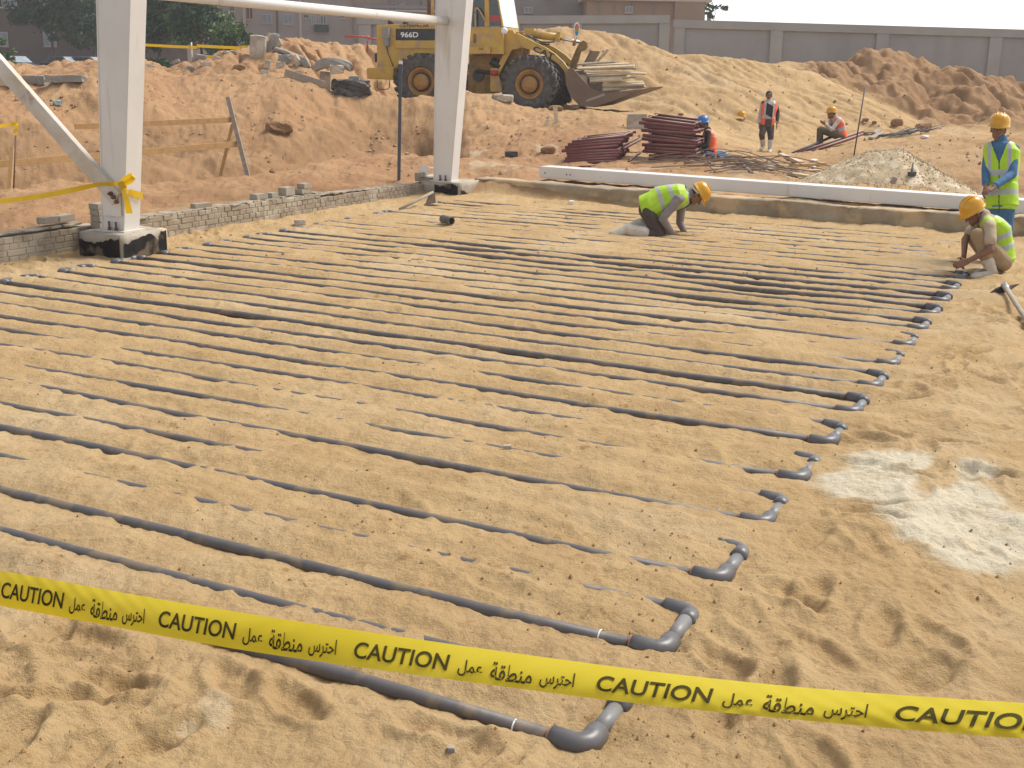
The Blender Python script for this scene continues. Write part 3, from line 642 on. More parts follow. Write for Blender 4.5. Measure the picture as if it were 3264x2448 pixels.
def tape_pt(k, w, lift=0.0):
    x = float(np.interp(k, KX, XSs)); Z = 2.35*(1-.0898*k); t, b = smooth_edge(TOPE, x), smooth_edge(BOTE, x)
    vis = (b-t)*Z/F*.985; dz = math.sqrt(max(.0, .075**2-vis**2)); dz = min(dz, .055)
    bow = .009*(1-(2*w-1)**2)*(1+.3*math.sin(2.1*k))+.003*math.sin(5*k+2*w)+.0012*math.sin(31*k+9*w)*math.sin(3.3*k)+.0009*math.sin(57*k-14*w)*max(0, math.sin(1.7*k+1))
    p = at(x+ (w-.5)*8*0, t+(b-t)*w, Z+dz*(.5-w)-bow-lift); return p
ct = empty('caution_tape', tape_pt(2, .5), 0, 'yellow caution tape with dark bilingual lettering stretched across the foreground', 'caution tape')
bm = bmesh.new(); n = 420; nw = 10; gv = [[bm.verts.new(tape_pt(-.9+6.3*i/n, j/nw)) for j in range(nw+1)] for i in range(n+1)]
for i in range(n):
    for j in range(nw): bm.faces.new((gv[i][j], gv[i][j+1], gv[i+1][j+1], gv[i+1][j])).smooth = True
fin('film', bm, M_TAPE, ct, True, True)
def text_mesh(body, bold=.02):
    c = bpy.data.curves.new('lettering', 'FONT'); c.body = body; c.resolution_u = 5; c.offset = bold
    o = bpy.data.objects.new('lettering', c); COL.objects.link(o); dg = bpy.context.evaluated_depsgraph_get(); dg.update()
    me = bpy.data.meshes.new_from_object(o.evaluated_get(dg)); bpy.data.objects.remove(o); bpy.data.curves.remove(c)
    b_ = bmesh.new(); b_.from_mesh(me); bmesh.ops.triangulate(b_, faces=b_.faces[:])
    for _ in range(3):
        lg = [e for e in b_.edges if e.calc_length() > .16]
        if lg: bmesh.ops.subdivide_edges(b_, edges=lg, cuts=1); bmesh.ops.triangulate(b_, faces=b_.faces[:])
    b_.to_mesh(me); b_.free()
    co = np.empty(len(me.vertices)*3); me.vertices.foreach_get('co', co); return me, co.reshape(-1, 3)
def lay(body, k0, k1, w0, w1, bold, shear=0.0, ylim=None):
    me, co = text_mesh(body, bold); x0, x1 = co[:, 0].min(), co[:, 0].max(); y0, y1 = (co[:, 1].min(), co[:, 1].max()) if ylim is None else ylim
    return me, (co[:, 0]-x0)/(x1-x0)*(k1-k0)+k0, w1-(co[:, 1]-y0)/(y1-y0)*(w1-w0), shear
words = [('CAUTION', .0, .415, .30, .77, .016), ('\uFEDE\uFEE4\uFECB', .455, .556, .38, .86, .014), ('\uFE94\uFED8\uFEC4\uFEE8\uFEE3', .59, .755, .32, .85, .014), ('\uFEB1\uFEAE\uFE98\uFEA3\uFE8D', .785, .915, .34, .89, .014)]
for rep in range(-1, 5):
    for body, k0, k1, w0, w1, bold in words:
        me, ks, ws, sh = lay(body, k0+rep, k1+rep, w0, w1, bold)
        lean = .018 if body == 'CAUTION' else .012
        for i, v in enumerate(me.vertices): v.co = tape_pt(ks[i]+lean*(w1-ws[i])/(w1-w0)-lean*.5, ws[i], .0018)
        me.materials.clear(); mesh_obj('lettering', me, M_INK, ct, True)
def ribbon(bm, pts, widths, side, mi=0):
    pts = [Vector(p) for p in pts]; rows = []
    for k, p in enumerate(pts):
        s = (side[k] if isinstance(side, list) else side); s = Vector(s).normalized(); w = widths[k] if isinstance(widths, (list, tuple)) else widths
        rows.append([bm.verts.new(p+s*w*(j/4-.5)) for j in range(5)])
    for a_, b_ in zip(rows[:-1], rows[1:]):
        for j in range(4): bm.faces.new((a_[j], a_[j+1], b_[j+1], b_[j])).smooth = True
def spl(pts, n=8):
    pts = [Vector(p) for p in pts]; out = []
    for i in range(len(pts)-1):
        p0 = pts[max(i-1, 0)]; p1 = pts[i]; p2 = pts[i+1]; p3 = pts[min(i+2, len(pts)-1)]
        for k in range(n):
            t = k/n; out.append(.5*((2*p1)+(p2-p0)*t+(2*p0-5*p1+4*p2-p3)*t*t+(3*p1-p0-3*p2+p3)*t**3))
    out.append(pts[-1]); return out
Z2 = lambda x, y, b: onB(x*.3707, 380+y*.3707, b)
kt = empty('tied_tape', Z2(1045, 560, 6.4), 0, 'yellow caution tape knotted in a bow around the foot of the nearer column', 'caution tape')
up = Vector((0, 0, 1))
def piece(name, px, b, w, side=None):
    pts = spl([Z2(x, y, bb) for (x, y), bb in zip(px, b)]); bm = bmesh.new(); n = len(pts)
    sd_ = [(side or up) for _ in pts] if not callable(side) else [side(k/(n-1)) for k in range(n)]
    ws = [w[0]+(w[1]-w[0])*k/(n-1) for k in range(n)]
    ribbon(bm, pts, ws, sd_); fin(name, bm, M_TAPE2, kt, True, True)
piece('tape_run', [(-500, 745), (0, 706), (400, 652), (700, 592), (860, 560), (1045, 556)], [5.2, 5.75, 6.1, 6.3, 6.4, 6.4], (.075, .045), lambda t: up+BV*(.8*math.sin(6*t)))
piece('bow_loop', [(1040, 562), (1065, 525), (1105, 495), (1143, 478), (1146, 505), (1110, 540), (1045, 566)], [6.40, 6.38, 6.36, 6.35, 6.33, 6.36, 6.4], (.05, .05), lambda t: up*.8-AV*.6-BV*.5)
piece('tape_tail', [(1048, 570), (1070, 640), (1095, 720), (1112, 810)], [6.39, 6.37, 6.36, 6.40], (.05, .075), AV+BV*.4)
piece('tape_tail', [(1052, 575), (1120, 640), (1185, 712)], [6.39, 6.36, 6.40], (.04, .02), up-AV*.3)
pts = [Z2(1050, 575, 6.40), Z2(1090, 590, 6.42), AB(-8.245, 6.46, .74), AB(-8.225, 6.6, .70), AB(-8.225, 6.745, .66)]
bm = bmesh.new(); ribbon(bm, spl(pts), .075, up); fin('tape_wrap', bm, M_TAPE2, kt, True, True)
bm = bmesh.new()
for k in range(7):
    a_ = rng.uniform(0, 6.28); bx(bm, Z2(1045+rng.uniform(-22, 22), 565+rng.uniform(-14, 14), 6.385), (.05, .012, .035), Matrix.Rotation(a_, 3, 'Y'))
fin('knot', bm, M_TAPE2, kt, False, True)
# rebar stake with tape flag by the trench at the left
sb = drop(gnd(41, 612, .12)); stp = at(50, 432, (sb-Vector(CAMP)).dot(Vector(FW)))
bm = bmesh.new(); tube(bm, sb-Vector((0, 0, .1)), stp, .012, n=8); so = fin('rebar_stake', bm, M_RUST); tag(so, 'thin rusty rebar stake on the trench edge at the far left', 'stake')
ft = empty('tape_flag', stp, 0, 'short yellow tape tied to the thin rusty stake at the far left', 'caution tape')
Zs_ = (stp-Vector(CAMP)).dot(Vector(FW))
bm = bmesh.new(); ribbon(bm, spl([at(-220, 440, Zs_-1.5), at(0, 402, Zs_-.2), at(56, 393, Zs_), at(50, 400, Zs_-.05)]), .05, [up]*25); fin('tape_run', bm, M_TAPE2, ft, True, True)
bm = bmesh.new(); ribbon(bm, spl([at(48, 398, Zs_-.05), at(52, 410, Zs_-.06), at(46, 420, Zs_-.05), at(56, 428, Zs_-.05)]), .05, Vector((1, .3, .2))); fin('tape_tail', bm, M_TAPE2, ft, True, True)
# ------------------------------------------------------------------ timber profile boards in the trench
M_WOOD = mat('raw_timber', (.50, .30, .12), .8, col2=(.40, .225, .085), scale=9, bump=.15)
M_WOODG = mat('grey_timber', (.36, .30, .23), .85, col2=(.26, .21, .16), scale=12, bump=.2)
M_WOODP = mat('pale_timber', (.58, .47, .31), .8, col2=(.46, .35, .22), scale=10, bump=.15)
tb_ = empty('timber_barrier', drop(at(735, 560, 23.4)), 0, 'timber rails nailed to posts standing in the trench left of the farther column', 'barrier')
def board(pa, pb, w, t, m, parent=None, name='plank', face=None):
    d = (pb-pa); L_ = d.length; d.normalize(); f = Vector(face or (-FW[0], -FW[1], 0)); s = d.cross(f).normalized(); f2 = s.cross(d)
    bm = bmesh.new(); bx(bm, (pa+pb)/2, (L_, w, t), Matrix((d, s, f2)).transposed()); bmesh.ops.bevel(bm, geom=bm.edges[:], offset=min(w, t)*.08, segments=1, affect='EDGES'); return fin(name, bm, m, parent, False, parent is not None)
board(at(238, 404, 21.3), at(740, 382, 23.35), .10, .028, M_WOOD, tb_, 'rail')
board(at(-300, 548, 18.9), at(756, 459, 23.35), .115, .028, M_WOOD, tb_, 'rail')
board(at(726, 309, 23.3), at(797, 590, 23.3), .085, .05, M_WOODG, tb_, 'post')
board(at(742, 395, 23.6), at(696, 590, 23.8), .07, .05, M_WOOD, tb_, 'post')
board(at(40, 470, 19.9), at(30, 610, 19.7), .07, .05, M_WOOD, tb_, 'post')
# ------------------------------------------------------------------ wheel loader
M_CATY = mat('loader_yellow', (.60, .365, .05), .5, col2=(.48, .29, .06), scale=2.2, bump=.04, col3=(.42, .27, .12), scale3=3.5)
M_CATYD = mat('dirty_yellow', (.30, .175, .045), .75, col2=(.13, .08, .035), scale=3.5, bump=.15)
M_BUCK = mat('worn_brown_steel', (.15, .10, .072), .62, .3, col2=(.19, .135, .095), scale=2.5, bump=.12)
M_BLK = mat('black_panel', (.02, .02, .024), .5, col2=(.04, .038, .036), scale=5)
M_TYRE = mat('dusty_rubber', (.055, .053, .054), .88, col2=(.10, .092, .085), scale=2.6, bump=.15, bscale=30, col3=(.12, .105, .088), scale3=9)
M_RIM = mat('ochre_rim', (.40, .215, .045), .65, col2=(.26, .135, .05), scale=5)
M_GLASS = mat('dark_glass', (.03, .042, .045), .08, spec=.6)
M_SCREEN = mat('windscreen_sky_glare', (.62, .68, .72), .12, col2=(.50, .56, .60), scale=2)  # sky reflection painted into the glass as a pale base colour
M_CHROME = mat('chrome_rod', (.75, .75, .76), .2, .9)
M_RED = mat('faded_red', (.42, .06, .05), .6)
M_WTXT = mat('white_lettering', (.78, .78, .76), .5)
LYAW = math.radians(-15)
LR = Matrix.Rotation(LYAW, 3, 'Z')
lhub = at(1339, 261, 34.7)
LORG = lhub - LR @ Vector((0, -1.42, .80))
loader = empty('wheel_loader', LORG, LYAW, 'dusty yellow wheel loader carrying a bucket of planks, parked behind the farther column', 'loader')
LRi = LR.transposed(); LC = LRi @ (Vector(CAMP)-LORG)
def lp(x, y, yp):
    d = LRi @ Vector(ray(x, y)); k = (yp-LC.y)/d.y; p = LC+d*k; return (p.x, p.z)
def zA(x, y, yp): return lp(1360+x*.31646, y*.31646, yp)
def z4(x, y, yp): return lp(1100+x*.49729, y*.49729, yp)
def plate(name, pts, y0, y1, m, parent=loader, zf=zA, bevel=.012, yref=None):
    bm = bmesh.new(); prism(bm, [zf(x, y, y0 if yref is None else yref) for x, y in pts], y0, y1)
    return fin(name, bm, m, parent, bevel=bevel)
def wheel(hx, hz, y):
    R = .815; W = .32; bm = bmesh.new()
    prof = [(.42, -W*.2), (.42, -W*.8), (.46, -W*.92), (.58, -W), (.70, -W*.97), (.765, -W*.84), (.78, -W*.5), (.78, W*.5), (.765, W*.84), (.70, W*.97), (.58, W), (.46, W*.92), (.42, W*.8), (.42, W*.2)]
    lathe(bm, prof, (hx, y, hz), 'Y', 48, closed=False)
    for k in range(22):
        for s in (-1, 1):
            t = 2*math.pi*(k+(.5 if s > 0 else 0))/22
            for j, (yy, tt) in enumerate(((.29, 0), (.20, .045), (.10, .09))):
                ang = t+tt; c = Vector((hx+math.cos(ang)*.792, y+s*yy, hz+math.sin(ang)*.792))
                Rm = Matrix((Vector((math.cos(ang), 0, math.sin(ang))), Vector((0, 1, 0)), Vector((-math.sin(ang), 0, math.cos(ang))))).transposed()
                bx(bm, c, (.07, .125, .115), Rm)
            c = Vector((hx+math.cos(t)*.74, y+s*.305, hz+math.sin(t)*.74)); Rm = Matrix((Vector((math.cos(t), 0, math.sin(t))), Vector((0, 1, 0)), Vector((-math.sin(t), 0, math.cos(t))))).transposed()
            bx(bm, c, (.11, .05, .10), Rm)
    w = fin('wheel', bm, M_TYRE, loader)
    bm = bmesh.new(); s = -1 if y < 0 else 1
    lathe(bm, [(.425, -s*.1), (.43, s*.24), (.40, s*.265), (.37, s*.24), (.30, s*.19), (.29, s*.16)], (hx, y, hz), 'Y', 36)
    fin('rim', bm, M_RIM, w)
    bm = bmesh.new(); lathe(bm, [(.275, s*.10), (.275, s*.20), (.24, s*.22)], (hx, y, hz), 'Y', 30); fin('hub_ring', bm, M_BLK, w)
    bm = bmesh.new(); lathe(bm, [(.235, s*.10), (.235, s*.25), (.20, s*.285), (.06, s*.30)], (hx, y, hz), 'Y', 30); fin('hub', bm, M_RIM, w)
hx, hz = zA(1028, 850, -1.40)
for y in (-1.1, 1.1): wheel(0, .80, y); wheel(hx, hz, y)
# rear body
plate('counterweight', [(135, 440), (150, 434), (312, 430), (308, 512), (140, 505)], -1.1, 1.1, M_CATY, zf=z4, bevel=.03)
hood = plate('engine_hood', [(200, 160), (328, 155), (640, 155), (640, 430), (320, 445), (205, 440)], -.86, .86, M_CATY, zf=z4, bevel=.03)
plate('side_panel', [(324, 184), (592, 184), (592, 258), (324, 257)], -.872, -.862, M_BLK, hood, zf=z4, bevel=0, yref=-.872)
plate('hood_rail', [(324, 260), (640, 262), (640, 312), (324, 312)], -.905, -.862, M_CATY, hood, zf=z4, yref=-.9)
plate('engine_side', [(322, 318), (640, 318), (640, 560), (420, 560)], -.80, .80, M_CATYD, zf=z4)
bm = bmesh.new(); xa, za = z4(262, 240, -1.0)
bx(bm, (xa, -.95, za+.12), (.20, .2, .30)); bx(bm, (xa, -.94, za-.14), (.15, .18, .20)); fin('lamp_box', bm, mat('grey_box', (.25, .24, .22), .6), loader, bevel=.02)
bm = bmesh.new(); path_tube(bm, [(z4(x, y, -.89)[0], -.89, z4(x, y, -.89)[1]) for x, y in ((262, 285), (275, 340), (308, 425))], .012, 6); fin('cable', bm, M_BLK, loader)
plate('rear_grille', [(188, 345), (207, 335), (207, 398), (190, 398)], -.7, .7, M_BLK, zf=z4)
bm = bmesh.new(); path_tube(bm, [(z4(x, y, -1.0)[0], -1.0, z4(x, y, -1.0)[1]) for x, y in ((206, 505), (206, 560), (215, 572), (272, 572), (284, 560), (286, 508))], .014, 6); fin('step_loop', bm, M_RUST, loader)
for x in (292, 388):
    bm = bmesh.new(); p = z4(x, 150, -.3); tube(bm, (p[0], -.3, p[1]-.05), (p[0], -.3, p[1]+.09), .09, n=14); tube(bm, (p[0], -.3, p[1]+.09), (p[0], -.3, p[1]+.15), .06, n=14); fin('filler_cap', bm, M_BLK, loader)
bm = bmesh.new(); p = z4(541, 155, -.2); tube(bm, (p[0], -.2, p[1]-.1), (p[0], -.2, p[1]+1.15), .075, n=14); fin('exhaust_stack', bm, M_RUST, loader)
bm = bmesh.new(); p = z4(552, 155, -.62); tube(bm, (p[0]+.03, -.62, p[1]-.1), (p[0]+.03, -.62, p[1]+1.2), .04, n=8); fin('handrail', bm, M_CATY, loader)
# articulation and belly
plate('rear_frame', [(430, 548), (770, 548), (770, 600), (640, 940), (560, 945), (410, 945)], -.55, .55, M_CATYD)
bm = bmesh.new(); p, q_ = zA(660, 610, -.75), zA(730, 660, -.75); tube(bm, (p[0]-.05, -.62, p[1]), (q_[0], -.62, q_[1]-.05), .12, n=16); tube(bm, (zA(500, 700, -.6)[0], -.62, zA(500, 720, -.6)[1]), (zA(690, 740, -.6)[0], -.62, zA(690, 735, -.6)[1]), .05, n=10); fin('steering_cylinder', bm, M_BLK, loader)
bm = bmesh.new(); p = zA(520, 760, -.6); lathe(bm, [(.17, -.62), (.17, -.56)], (p[0], 0, p[1]), 'Y', 20); fin('axle_guard', bm, M_BLK, loader)
# cab
plate('cab_base', [(420, 272), (770, 272), (775, 545), (420, 545)], -.88, .88, M_CATY)
plate('cab_sill', [(420, 470), (640, 468), (640, 540), (420, 545)], -1.02, -.88, M_CATY, yref=-1.0)
plate('door_panel', [(470, 340), (498, 340), (498, 432), (470, 432)], -.892, -.88, M_CATYD, bevel=0, yref=-.89)
pil = [([(582, -130), (622, -130), (632, 268), (582, 268)], 'mid'), ([(690, -130), (703, -130), (772, 268), (755, 268)], 'front'), ([(396, -130), (420, -130), (420, 268), (396, 268)], 'rear')]
for pts, nm in pil:
    for y in (-.88, .80): plate('cab_pillar', pts, y, y+.08, M_CATY, yref=-.88)
plate('cab_roof', [(380, -160), (720, -160), (715, -130), (380, -125)], -.98, .98, M_CATY, yref=-.88)
plate('side_window', [(632, -130), (690, -130), (756, 262), (634, 262)], -.86, -.84, M_GLASS, yref=-.88, bevel=0)
plate('door_window', [(420, -130), (582, -130), (582, 268), (420, 268)], -.86, -.84, M_GLASS, yref=-.88, bevel=0)
plate('red_cloth', [(640, 150), (730, 155), (735, 222), (645, 215)], -.868, -.861, M_RED, yref=-.88, bevel=0)
a_, b_ = zA(700, -130, -.86), zA(766, 266, -.86)
bm = bmesh.new(); prism(bm, [a_, (a_[0]+.02, a_[1]), (b_[0]+.02, b_[1]), b_], -.86, .86); fin('windscreen', bm, M_SCREEN, loader)
bm = bmesh.new(); path_tube(bm, spl([(zA(x, y, -.98)[0], -.98, zA(x, y, -.98)[1]) for x, y in ((492, 268), (490, 110), (505, 82), (535, 110), (585, 205))], 6), .022, 8); fin('grab_rail', bm, M_CATY, loader)
bm = bmesh.new(); p = zA(780, 312, -1.0); lathe(bm, [(.03, -1.04), (.085, -1.03), (.10, -.98), (.06, -.9)], (p[0], 0, p[1]), 'Y', 18); fin('headlamp', bm, M_WTXT, loader)
# front frame, arms, linkage
for y in (-.72, .62): plate('front_frame', [(772, 305), (868, 302), (968, 480), (855, 505), (722, 760), (758, 880), (750, 925), (640, 925), (640, 690), (705, 682), (770, 545)], y, y+.10, M_CATY, yref=-.72)
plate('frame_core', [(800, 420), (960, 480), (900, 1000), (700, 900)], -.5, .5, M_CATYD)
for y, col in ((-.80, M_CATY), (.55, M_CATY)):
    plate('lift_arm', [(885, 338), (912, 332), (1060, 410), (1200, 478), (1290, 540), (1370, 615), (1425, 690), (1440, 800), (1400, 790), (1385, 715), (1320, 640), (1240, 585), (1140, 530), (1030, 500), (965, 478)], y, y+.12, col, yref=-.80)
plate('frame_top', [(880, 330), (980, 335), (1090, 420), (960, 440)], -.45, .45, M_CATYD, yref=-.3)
def lv(x, y, yp): p = zA(x, y, yp); return Vector((p[0], yp, p[1]))
bm = bmesh.new(); tube(bm, lv(1075, 345, 0), lv(1345, 380, 0), .115, n=18); bx(bm, lv(1330, 372, 0), (.12, .27, .29), Matrix.Rotation(math.radians(10), 3, 'Y')); bx(bm, lv(1040, 325, 0), (.3, .2, .22)); fin('tilt_cylinder', bm, M_CATY, loader)
bm = bmesh.new(); tube(bm, lv(1345, 388, 0), lv(1545, 425, 0), .045, n=14); fin('piston_rod', bm, M_CHROME, loader)
bm = bmesh.new(); tube(bm, lv(1480, 425, -.1), lv(1500, 432, -.1), .10, n=14); fin('rod_eye', bm, M_CATYD, loader)
plate('bell_crank', [(1545, 425), (1580, 405), (1615, 430), (1612, 470), (1585, 505), (1545, 520), (1500, 690), (1440, 720), (1450, 620), (1515, 470)], -.1, .1, M_CATYD)
for k, pts in enumerate((((940, 345), (1000, 360), (1060, 405), (1150, 440), (1240, 445)), ((990, 350), (1090, 395), (1180, 425), (1290, 420)))):
    bm = bmesh.new(); path_tube(bm, spl([lv(x, y, -.3-.1*k) for x, y in pts], 5), .022, 8); fin('hose', bm, M_BLK, loader)
bm = bmesh.new(); tube(bm, lv(680, 735, -.78)-Vector((.10, 0, 0)), lv(680, 735, -.78)+Vector((.11, 0, 0)), .075, n=16); fin('red_cover', bm, M_RED, loader)
# bucket
bk = [(2243, 882), (1905, 1005), (1700, 1080), (1545, 1070), (1450, 975), (1402, 850), (1398, 745), (1430, 700)]
y0, y1 = -1.42, 1.42
outer = [zA(x, y, y0) for x, y in bk]
bm = bmesh.new(); th = .05
cx_ = sum(p[0] for p in outer)/len(outer)+.5; cz_ = sum(p[1] for p in outer)/len(outer)+.25
inner = [(p[0]+(cx_-p[0])*.06, p[1]+(cz_-p[1])*.10) for p in outer]; inner[0] = outer[0]
prism(bm, outer+inner[::-1][:-1], y0, y1)
bucket = fin('bucket', bm, M_BUCK, loader)
for y in (y0-.02, y1-.02):
    plate('side_plate', [(1398, 745), (1430, 690), (1475, 688), (1550, 775), (1650, 890), (1780, 935), (2243, 890), (1905, 1005), (1700, 1080), (1545, 1070), (1450, 975), (1402, 850)], y, y+.04, M_BUCK, bucket, yref=y0)
t0, t1 = zA(1420, 700, 0), zA(1660, 515, 0.9)
bm = bmesh.new(); prism(bm, [(outer[-1][0], outer[-1][1]), (outer[-1][0]+.06, outer[-1][1]), (outer[-1][0]+.34, t1[1]), (outer[-1][0]+.28, t1[1])], .15, 1.42); fin('spill_guard', bm, M_BUCK, bucket)
plate('wear_strip', [(1620, 1000), (1790, 940), (1800, 960), (1600, 1030)], y0-.03, y0-.019, mat('bright_worn_steel', (.30, .27, .25), .5, .5), bucket, yref=y0, bevel=0)
# lettering
def side_text(name, body, pa, pb, hgt, yp, m, bold=.02, zf=z4, parent=loader, shear=0.0):
    me, co = text_mesh(body, bold); xa, za = zf(pa[0], pa[1], yp); xb, zb_ = zf(pb[0], pb[1], yp)
    x0, x1 = co[:, 0].min(), co[:, 0].max(); y_0, y_1 = co[:, 1].min(), co[:, 1].max(); dx, dz = xb-xa, zb_-za; l = math.hypot(dx, dz)
    for i, v in enumerate(me.vertices):
        s = (co[i, 0]-x0)/(x1-x0); t = (co[i, 1]-y_0)/(y_1-y_0)*hgt; v.co = (xa+dx*s-dz/l*t, yp, za+dz*s+dx/l*t)
    me.materials.clear(); return mesh_obj(name, me, m, parent)
side_text('lettering', '966D', (356, 240), (469, 240), .155, -.877, M_WTXT, .02, parent=hood)
side_text('lettering', 'CATERPILLAR', (350, 175), (538, 175), .085, -.868, M_BLK, .02, parent=hood)
side_text('lettering', 'CAT', (856, 322), (890, 322), .075, -1.026, M_BLK, .03)
side_text('lettering', 'CAT', (1065, 512), (1275, 600), .16, -.806, M_BLK, .03, zf=zA)
# planks piled in the bucket
PL = [((1518, 648), (1902, 622), -1.0, 'top plank at the left of the bucket load'), ((1600, 658), (2032, 642), -.6, 'second plank from the top of the bucket load'), ((1528, 690), (2092, 664), -1.1, 'long plank in the upper layer with its end nearest the lift arm'),
      ((1620, 690), (2110, 688), -.3, 'plank of the upper layer lying deep behind others in the bucket'), ((1590, 718), (2212, 742), -1.2, 'longest pale plank, sticking farthest right out of the bucket'), ((1610, 745), (2060, 738), -.9, 'plank just under the longest pale plank'),
      ((1620, 768), (2020, 752), -1.15, 'middle plank with its square end showing at the left'), ((1640, 792), (2050, 770), -1.2, 'plank below the square-ended middle plank'), ((1645, 815), (1960, 800), -1.25, 'short plank at the lower left of the bucket load'),
      ((1750, 803), (2112, 772), -1.0, 'plank slanting up to the right in the middle of the load'), ((1780, 836), (2180, 826), -1.1, 'upper plank of the bottom bundle in the bucket'), ((1770, 858), (2192, 846), -1.2, 'second plank of the bottom bundle in the bucket'),
      ((1782, 880), (2190, 862), -1.25, 'third plank of the bottom bundle in the bucket'), ((1772, 903), (2205, 874), -1.3, 'lowest plank of the bottom bundle, touching the bucket lip')]
for k, (pa, pb, yp, lb) in enumerate(PL):
    qa, qb = LORG+LR @ lv(pa[0], pa[1], yp), LORG+LR @ lv(pb[0], pb[1], yp+rng.uniform(-.15, .25))
    o = board(qa, qb, .075+.02*(k % 3), .05, M_WOODP if k % 3 else M_WOODG, None, 'plank', face=(0, -.5, 1)); tag(o, lb, 'plank', 'planks in the loader bucket')
qa, qb = LORG+LR @ lv(1690, 650, .3), LORG+LR @ lv(1830, 498, .3); tag(board(qa, qb, .08, .04, M_WOODP, None, 'plank'), 'single board leaning steeply up against the bucket back', 'plank', 'planks in the loader bucket')
# more of the load hidden underneath, lying on the bucket floor
for k in range(7):
    qa, qb = LORG+LR @ lv(1600+k*22, 850+k*14, -.6+.2*k), LORG+LR @ lv(2060+k*12, 842+k*6, -.6+.2*k)
    tag(board(qa, qb, .10, .05, M_WOODG, None, 'plank', face=(0, 0, 1)), 'plank buried inside the bucket load, mostly hidden by the others', 'plank', 'planks hidden inside the bucket load')
# striped sole-shaped marker held upright by the cylinder rod
sp = LORG+LR @ lv(1512, 300, .4)
mk = empty('sole_marker', sp, 0, 'small sole-shaped red, ochre and blue marker standing upright behind the loader linkage', 'marker')
def oval(s, z0, z1):
    pts = []
    for i in range(24):
        t = 2*math.pi*i/24; z = math.sin(t); w = .085*(1+.12*z)*(1-.18*math.exp(-((z+.15)/.3)**2)); pts.append((math.cos(t)*w*s, z*.22*(s if s < 1 else s)))
    return pts
cols = [mat('marker_red', (.55, .12, .09), .6), mat('marker_ochre', (.40, .25, .07), .6), mat('marker_blue', (.05, .28, .38), .6)]
bm = bmesh.new(); prism(bm, [(sp.x+x, sp.z+z) for x, z in oval(1.0, 0, 0)], sp.y-.01, sp.y+.01); fin('rim', bm, M_WTXT, mk, False, True)
for j, (a_, b_) in enumerate(((.3, 2), (-.25, .3), (-2, -.25))):
    po_ = oval(.78, 0, 0); pp = [(sp.x+x, sp.z+min(max(z, a_*.172), b_*.172)) for x, z in po_]
    bm = bmesh.new(); prism(bm, pp, sp.y-.018, sp.y-.011); fin('colour_band', bm, cols[j], mk, False, True)
bm = bmesh.new(); tube(bm, sp-Vector((0, -.02, .2)), LORG+LR @ lv(1512, 428, .25), .008, n=6); fin('stick', bm, M_RUST, mk, False, True)
# ------------------------------------------------------------------ people
def remesh(bm, vox, smooth=6, fac=.5):
    me = bpy.data.meshes.new('tmp'); bm.normal_update(); bm.to_mesh(me); bm.free()
    o = bpy.data.objects.new('tmp', me); COL.objects.link(o)
    r = o.modifiers.new('r', 'REMESH'); r.mode = 'VOXEL'; r.voxel_size = vox; r.use_smooth_shade = True
    if smooth: s = o.modifiers.new('s', 'SMOOTH'); s.factor = fac; s.iterations = smooth
    dg = bpy.context.evaluated_depsgraph_get(); dg.update(); out = bpy.data.meshes.new_from_object(o.evaluated_get(dg))
    bpy.data.objects.remove(o); bpy.data.meshes.remove(me); out.materials.clear(); return out
def cap(bm, p0, r0, p1, r1, n=14):
    p0, p1 = Vector(p0), Vector(p1); d = p1-p0
    if d.length < 1e-4: d = Vector((0, 0, 1e-3))
    R = frame_z(d); L_ = d.length; prof = []
    for k in range(5): t = math.pi/2*(1-k/4); prof.append((max(r0*math.cos(t), 1e-4), -r0*math.sin(t)))
    for k in range(5): t = math.pi/2*k/4; prof.append((max(r1*math.cos(t), 1e-4), L_+r1*math.sin(t)))
    rings = [[bm.verts.new(p0 + R @ Vector((math.cos(2*math.pi*i/n)*r, math.sin(2*math.pi*i/n)*r, h))) for i in range(n)] for r, h in prof]
    for a_, b_ in zip(rings[:-1], rings[1:]):
        for i in range(n): bm.faces.new((a_[i], a_[(i+1) % n], b_[(i+1) % n], b_[i]))
    bm.faces.new(rings[0][::-1]); bm.faces.new(rings[-1])
def ell(bm, c, rx, ry, rz, R=None):
    M = Matrix.Translation(Vector(c)) @ ((R or Matrix.Identity(3)).to_4x4()) @ Matrix.Diagonal((rx, ry, rz, 1))
    bmesh.ops.create_uvsphere(bm, u_segments=16, v_segments=12, radius=1, matrix=M)
def slab(bm, secs):
    """closed tube through elliptical sections: (centre, half width vector, half depth vector)"""
    n = 20; rings = []
    for c, u, w in secs:
        c, u, w = Vector(c), Vector(u), Vector(w); ring = []
        for i in range(n):
            t = 2*math.pi*i/n; ct_, st = math.cos(t), math.sin(t); q = lambda v: math.copysign(abs(v)**.8, v); ring.append(bm.verts.new(c+u*q(ct_)+w*q(st)))
        rings.append(ring)
    for a_, b_ in zip(rings[:-1], rings[1:]):
        for i in range(n): bm.faces.new((a_[i], a_[(i+1) % n], b_[(i+1) % n], b_[i]))
    bm.faces.new(rings[0][::-1]); bm.faces.new(rings[-1])
def paint(me, mats, fn):
    for m in mats: me.materials.append(m)
    n = len(me.polygons); ce = np.empty(n*3); me.polygons.foreach_get('center', ce); ce = ce.reshape(-1, 3)
    me.polygons.foreach_set('material_index', np.array([fn(Vector(c)) for c in ce], np.int32)); me.polygons.foreach_set('use_smooth', np.ones(n, bool))
M_SKIN = mat('brown_skin', (.22, .105, .06), .55, col2=(.18, .083, .046), scale=14)
M_HAIR = mat('black_hair', (.012, .010, .009), .7)
M_HIVIS = mat('lime_hi_vis', (.40, .62, .015), .6, col2=(.34, .54, .012), scale=9, bump=.6, bscale=9)
M_ORANGE = mat('orange_hi_vis', (.85, .13, .025), .6, col2=(.70, .10, .02), scale=9, bump=.6, bscale=9)
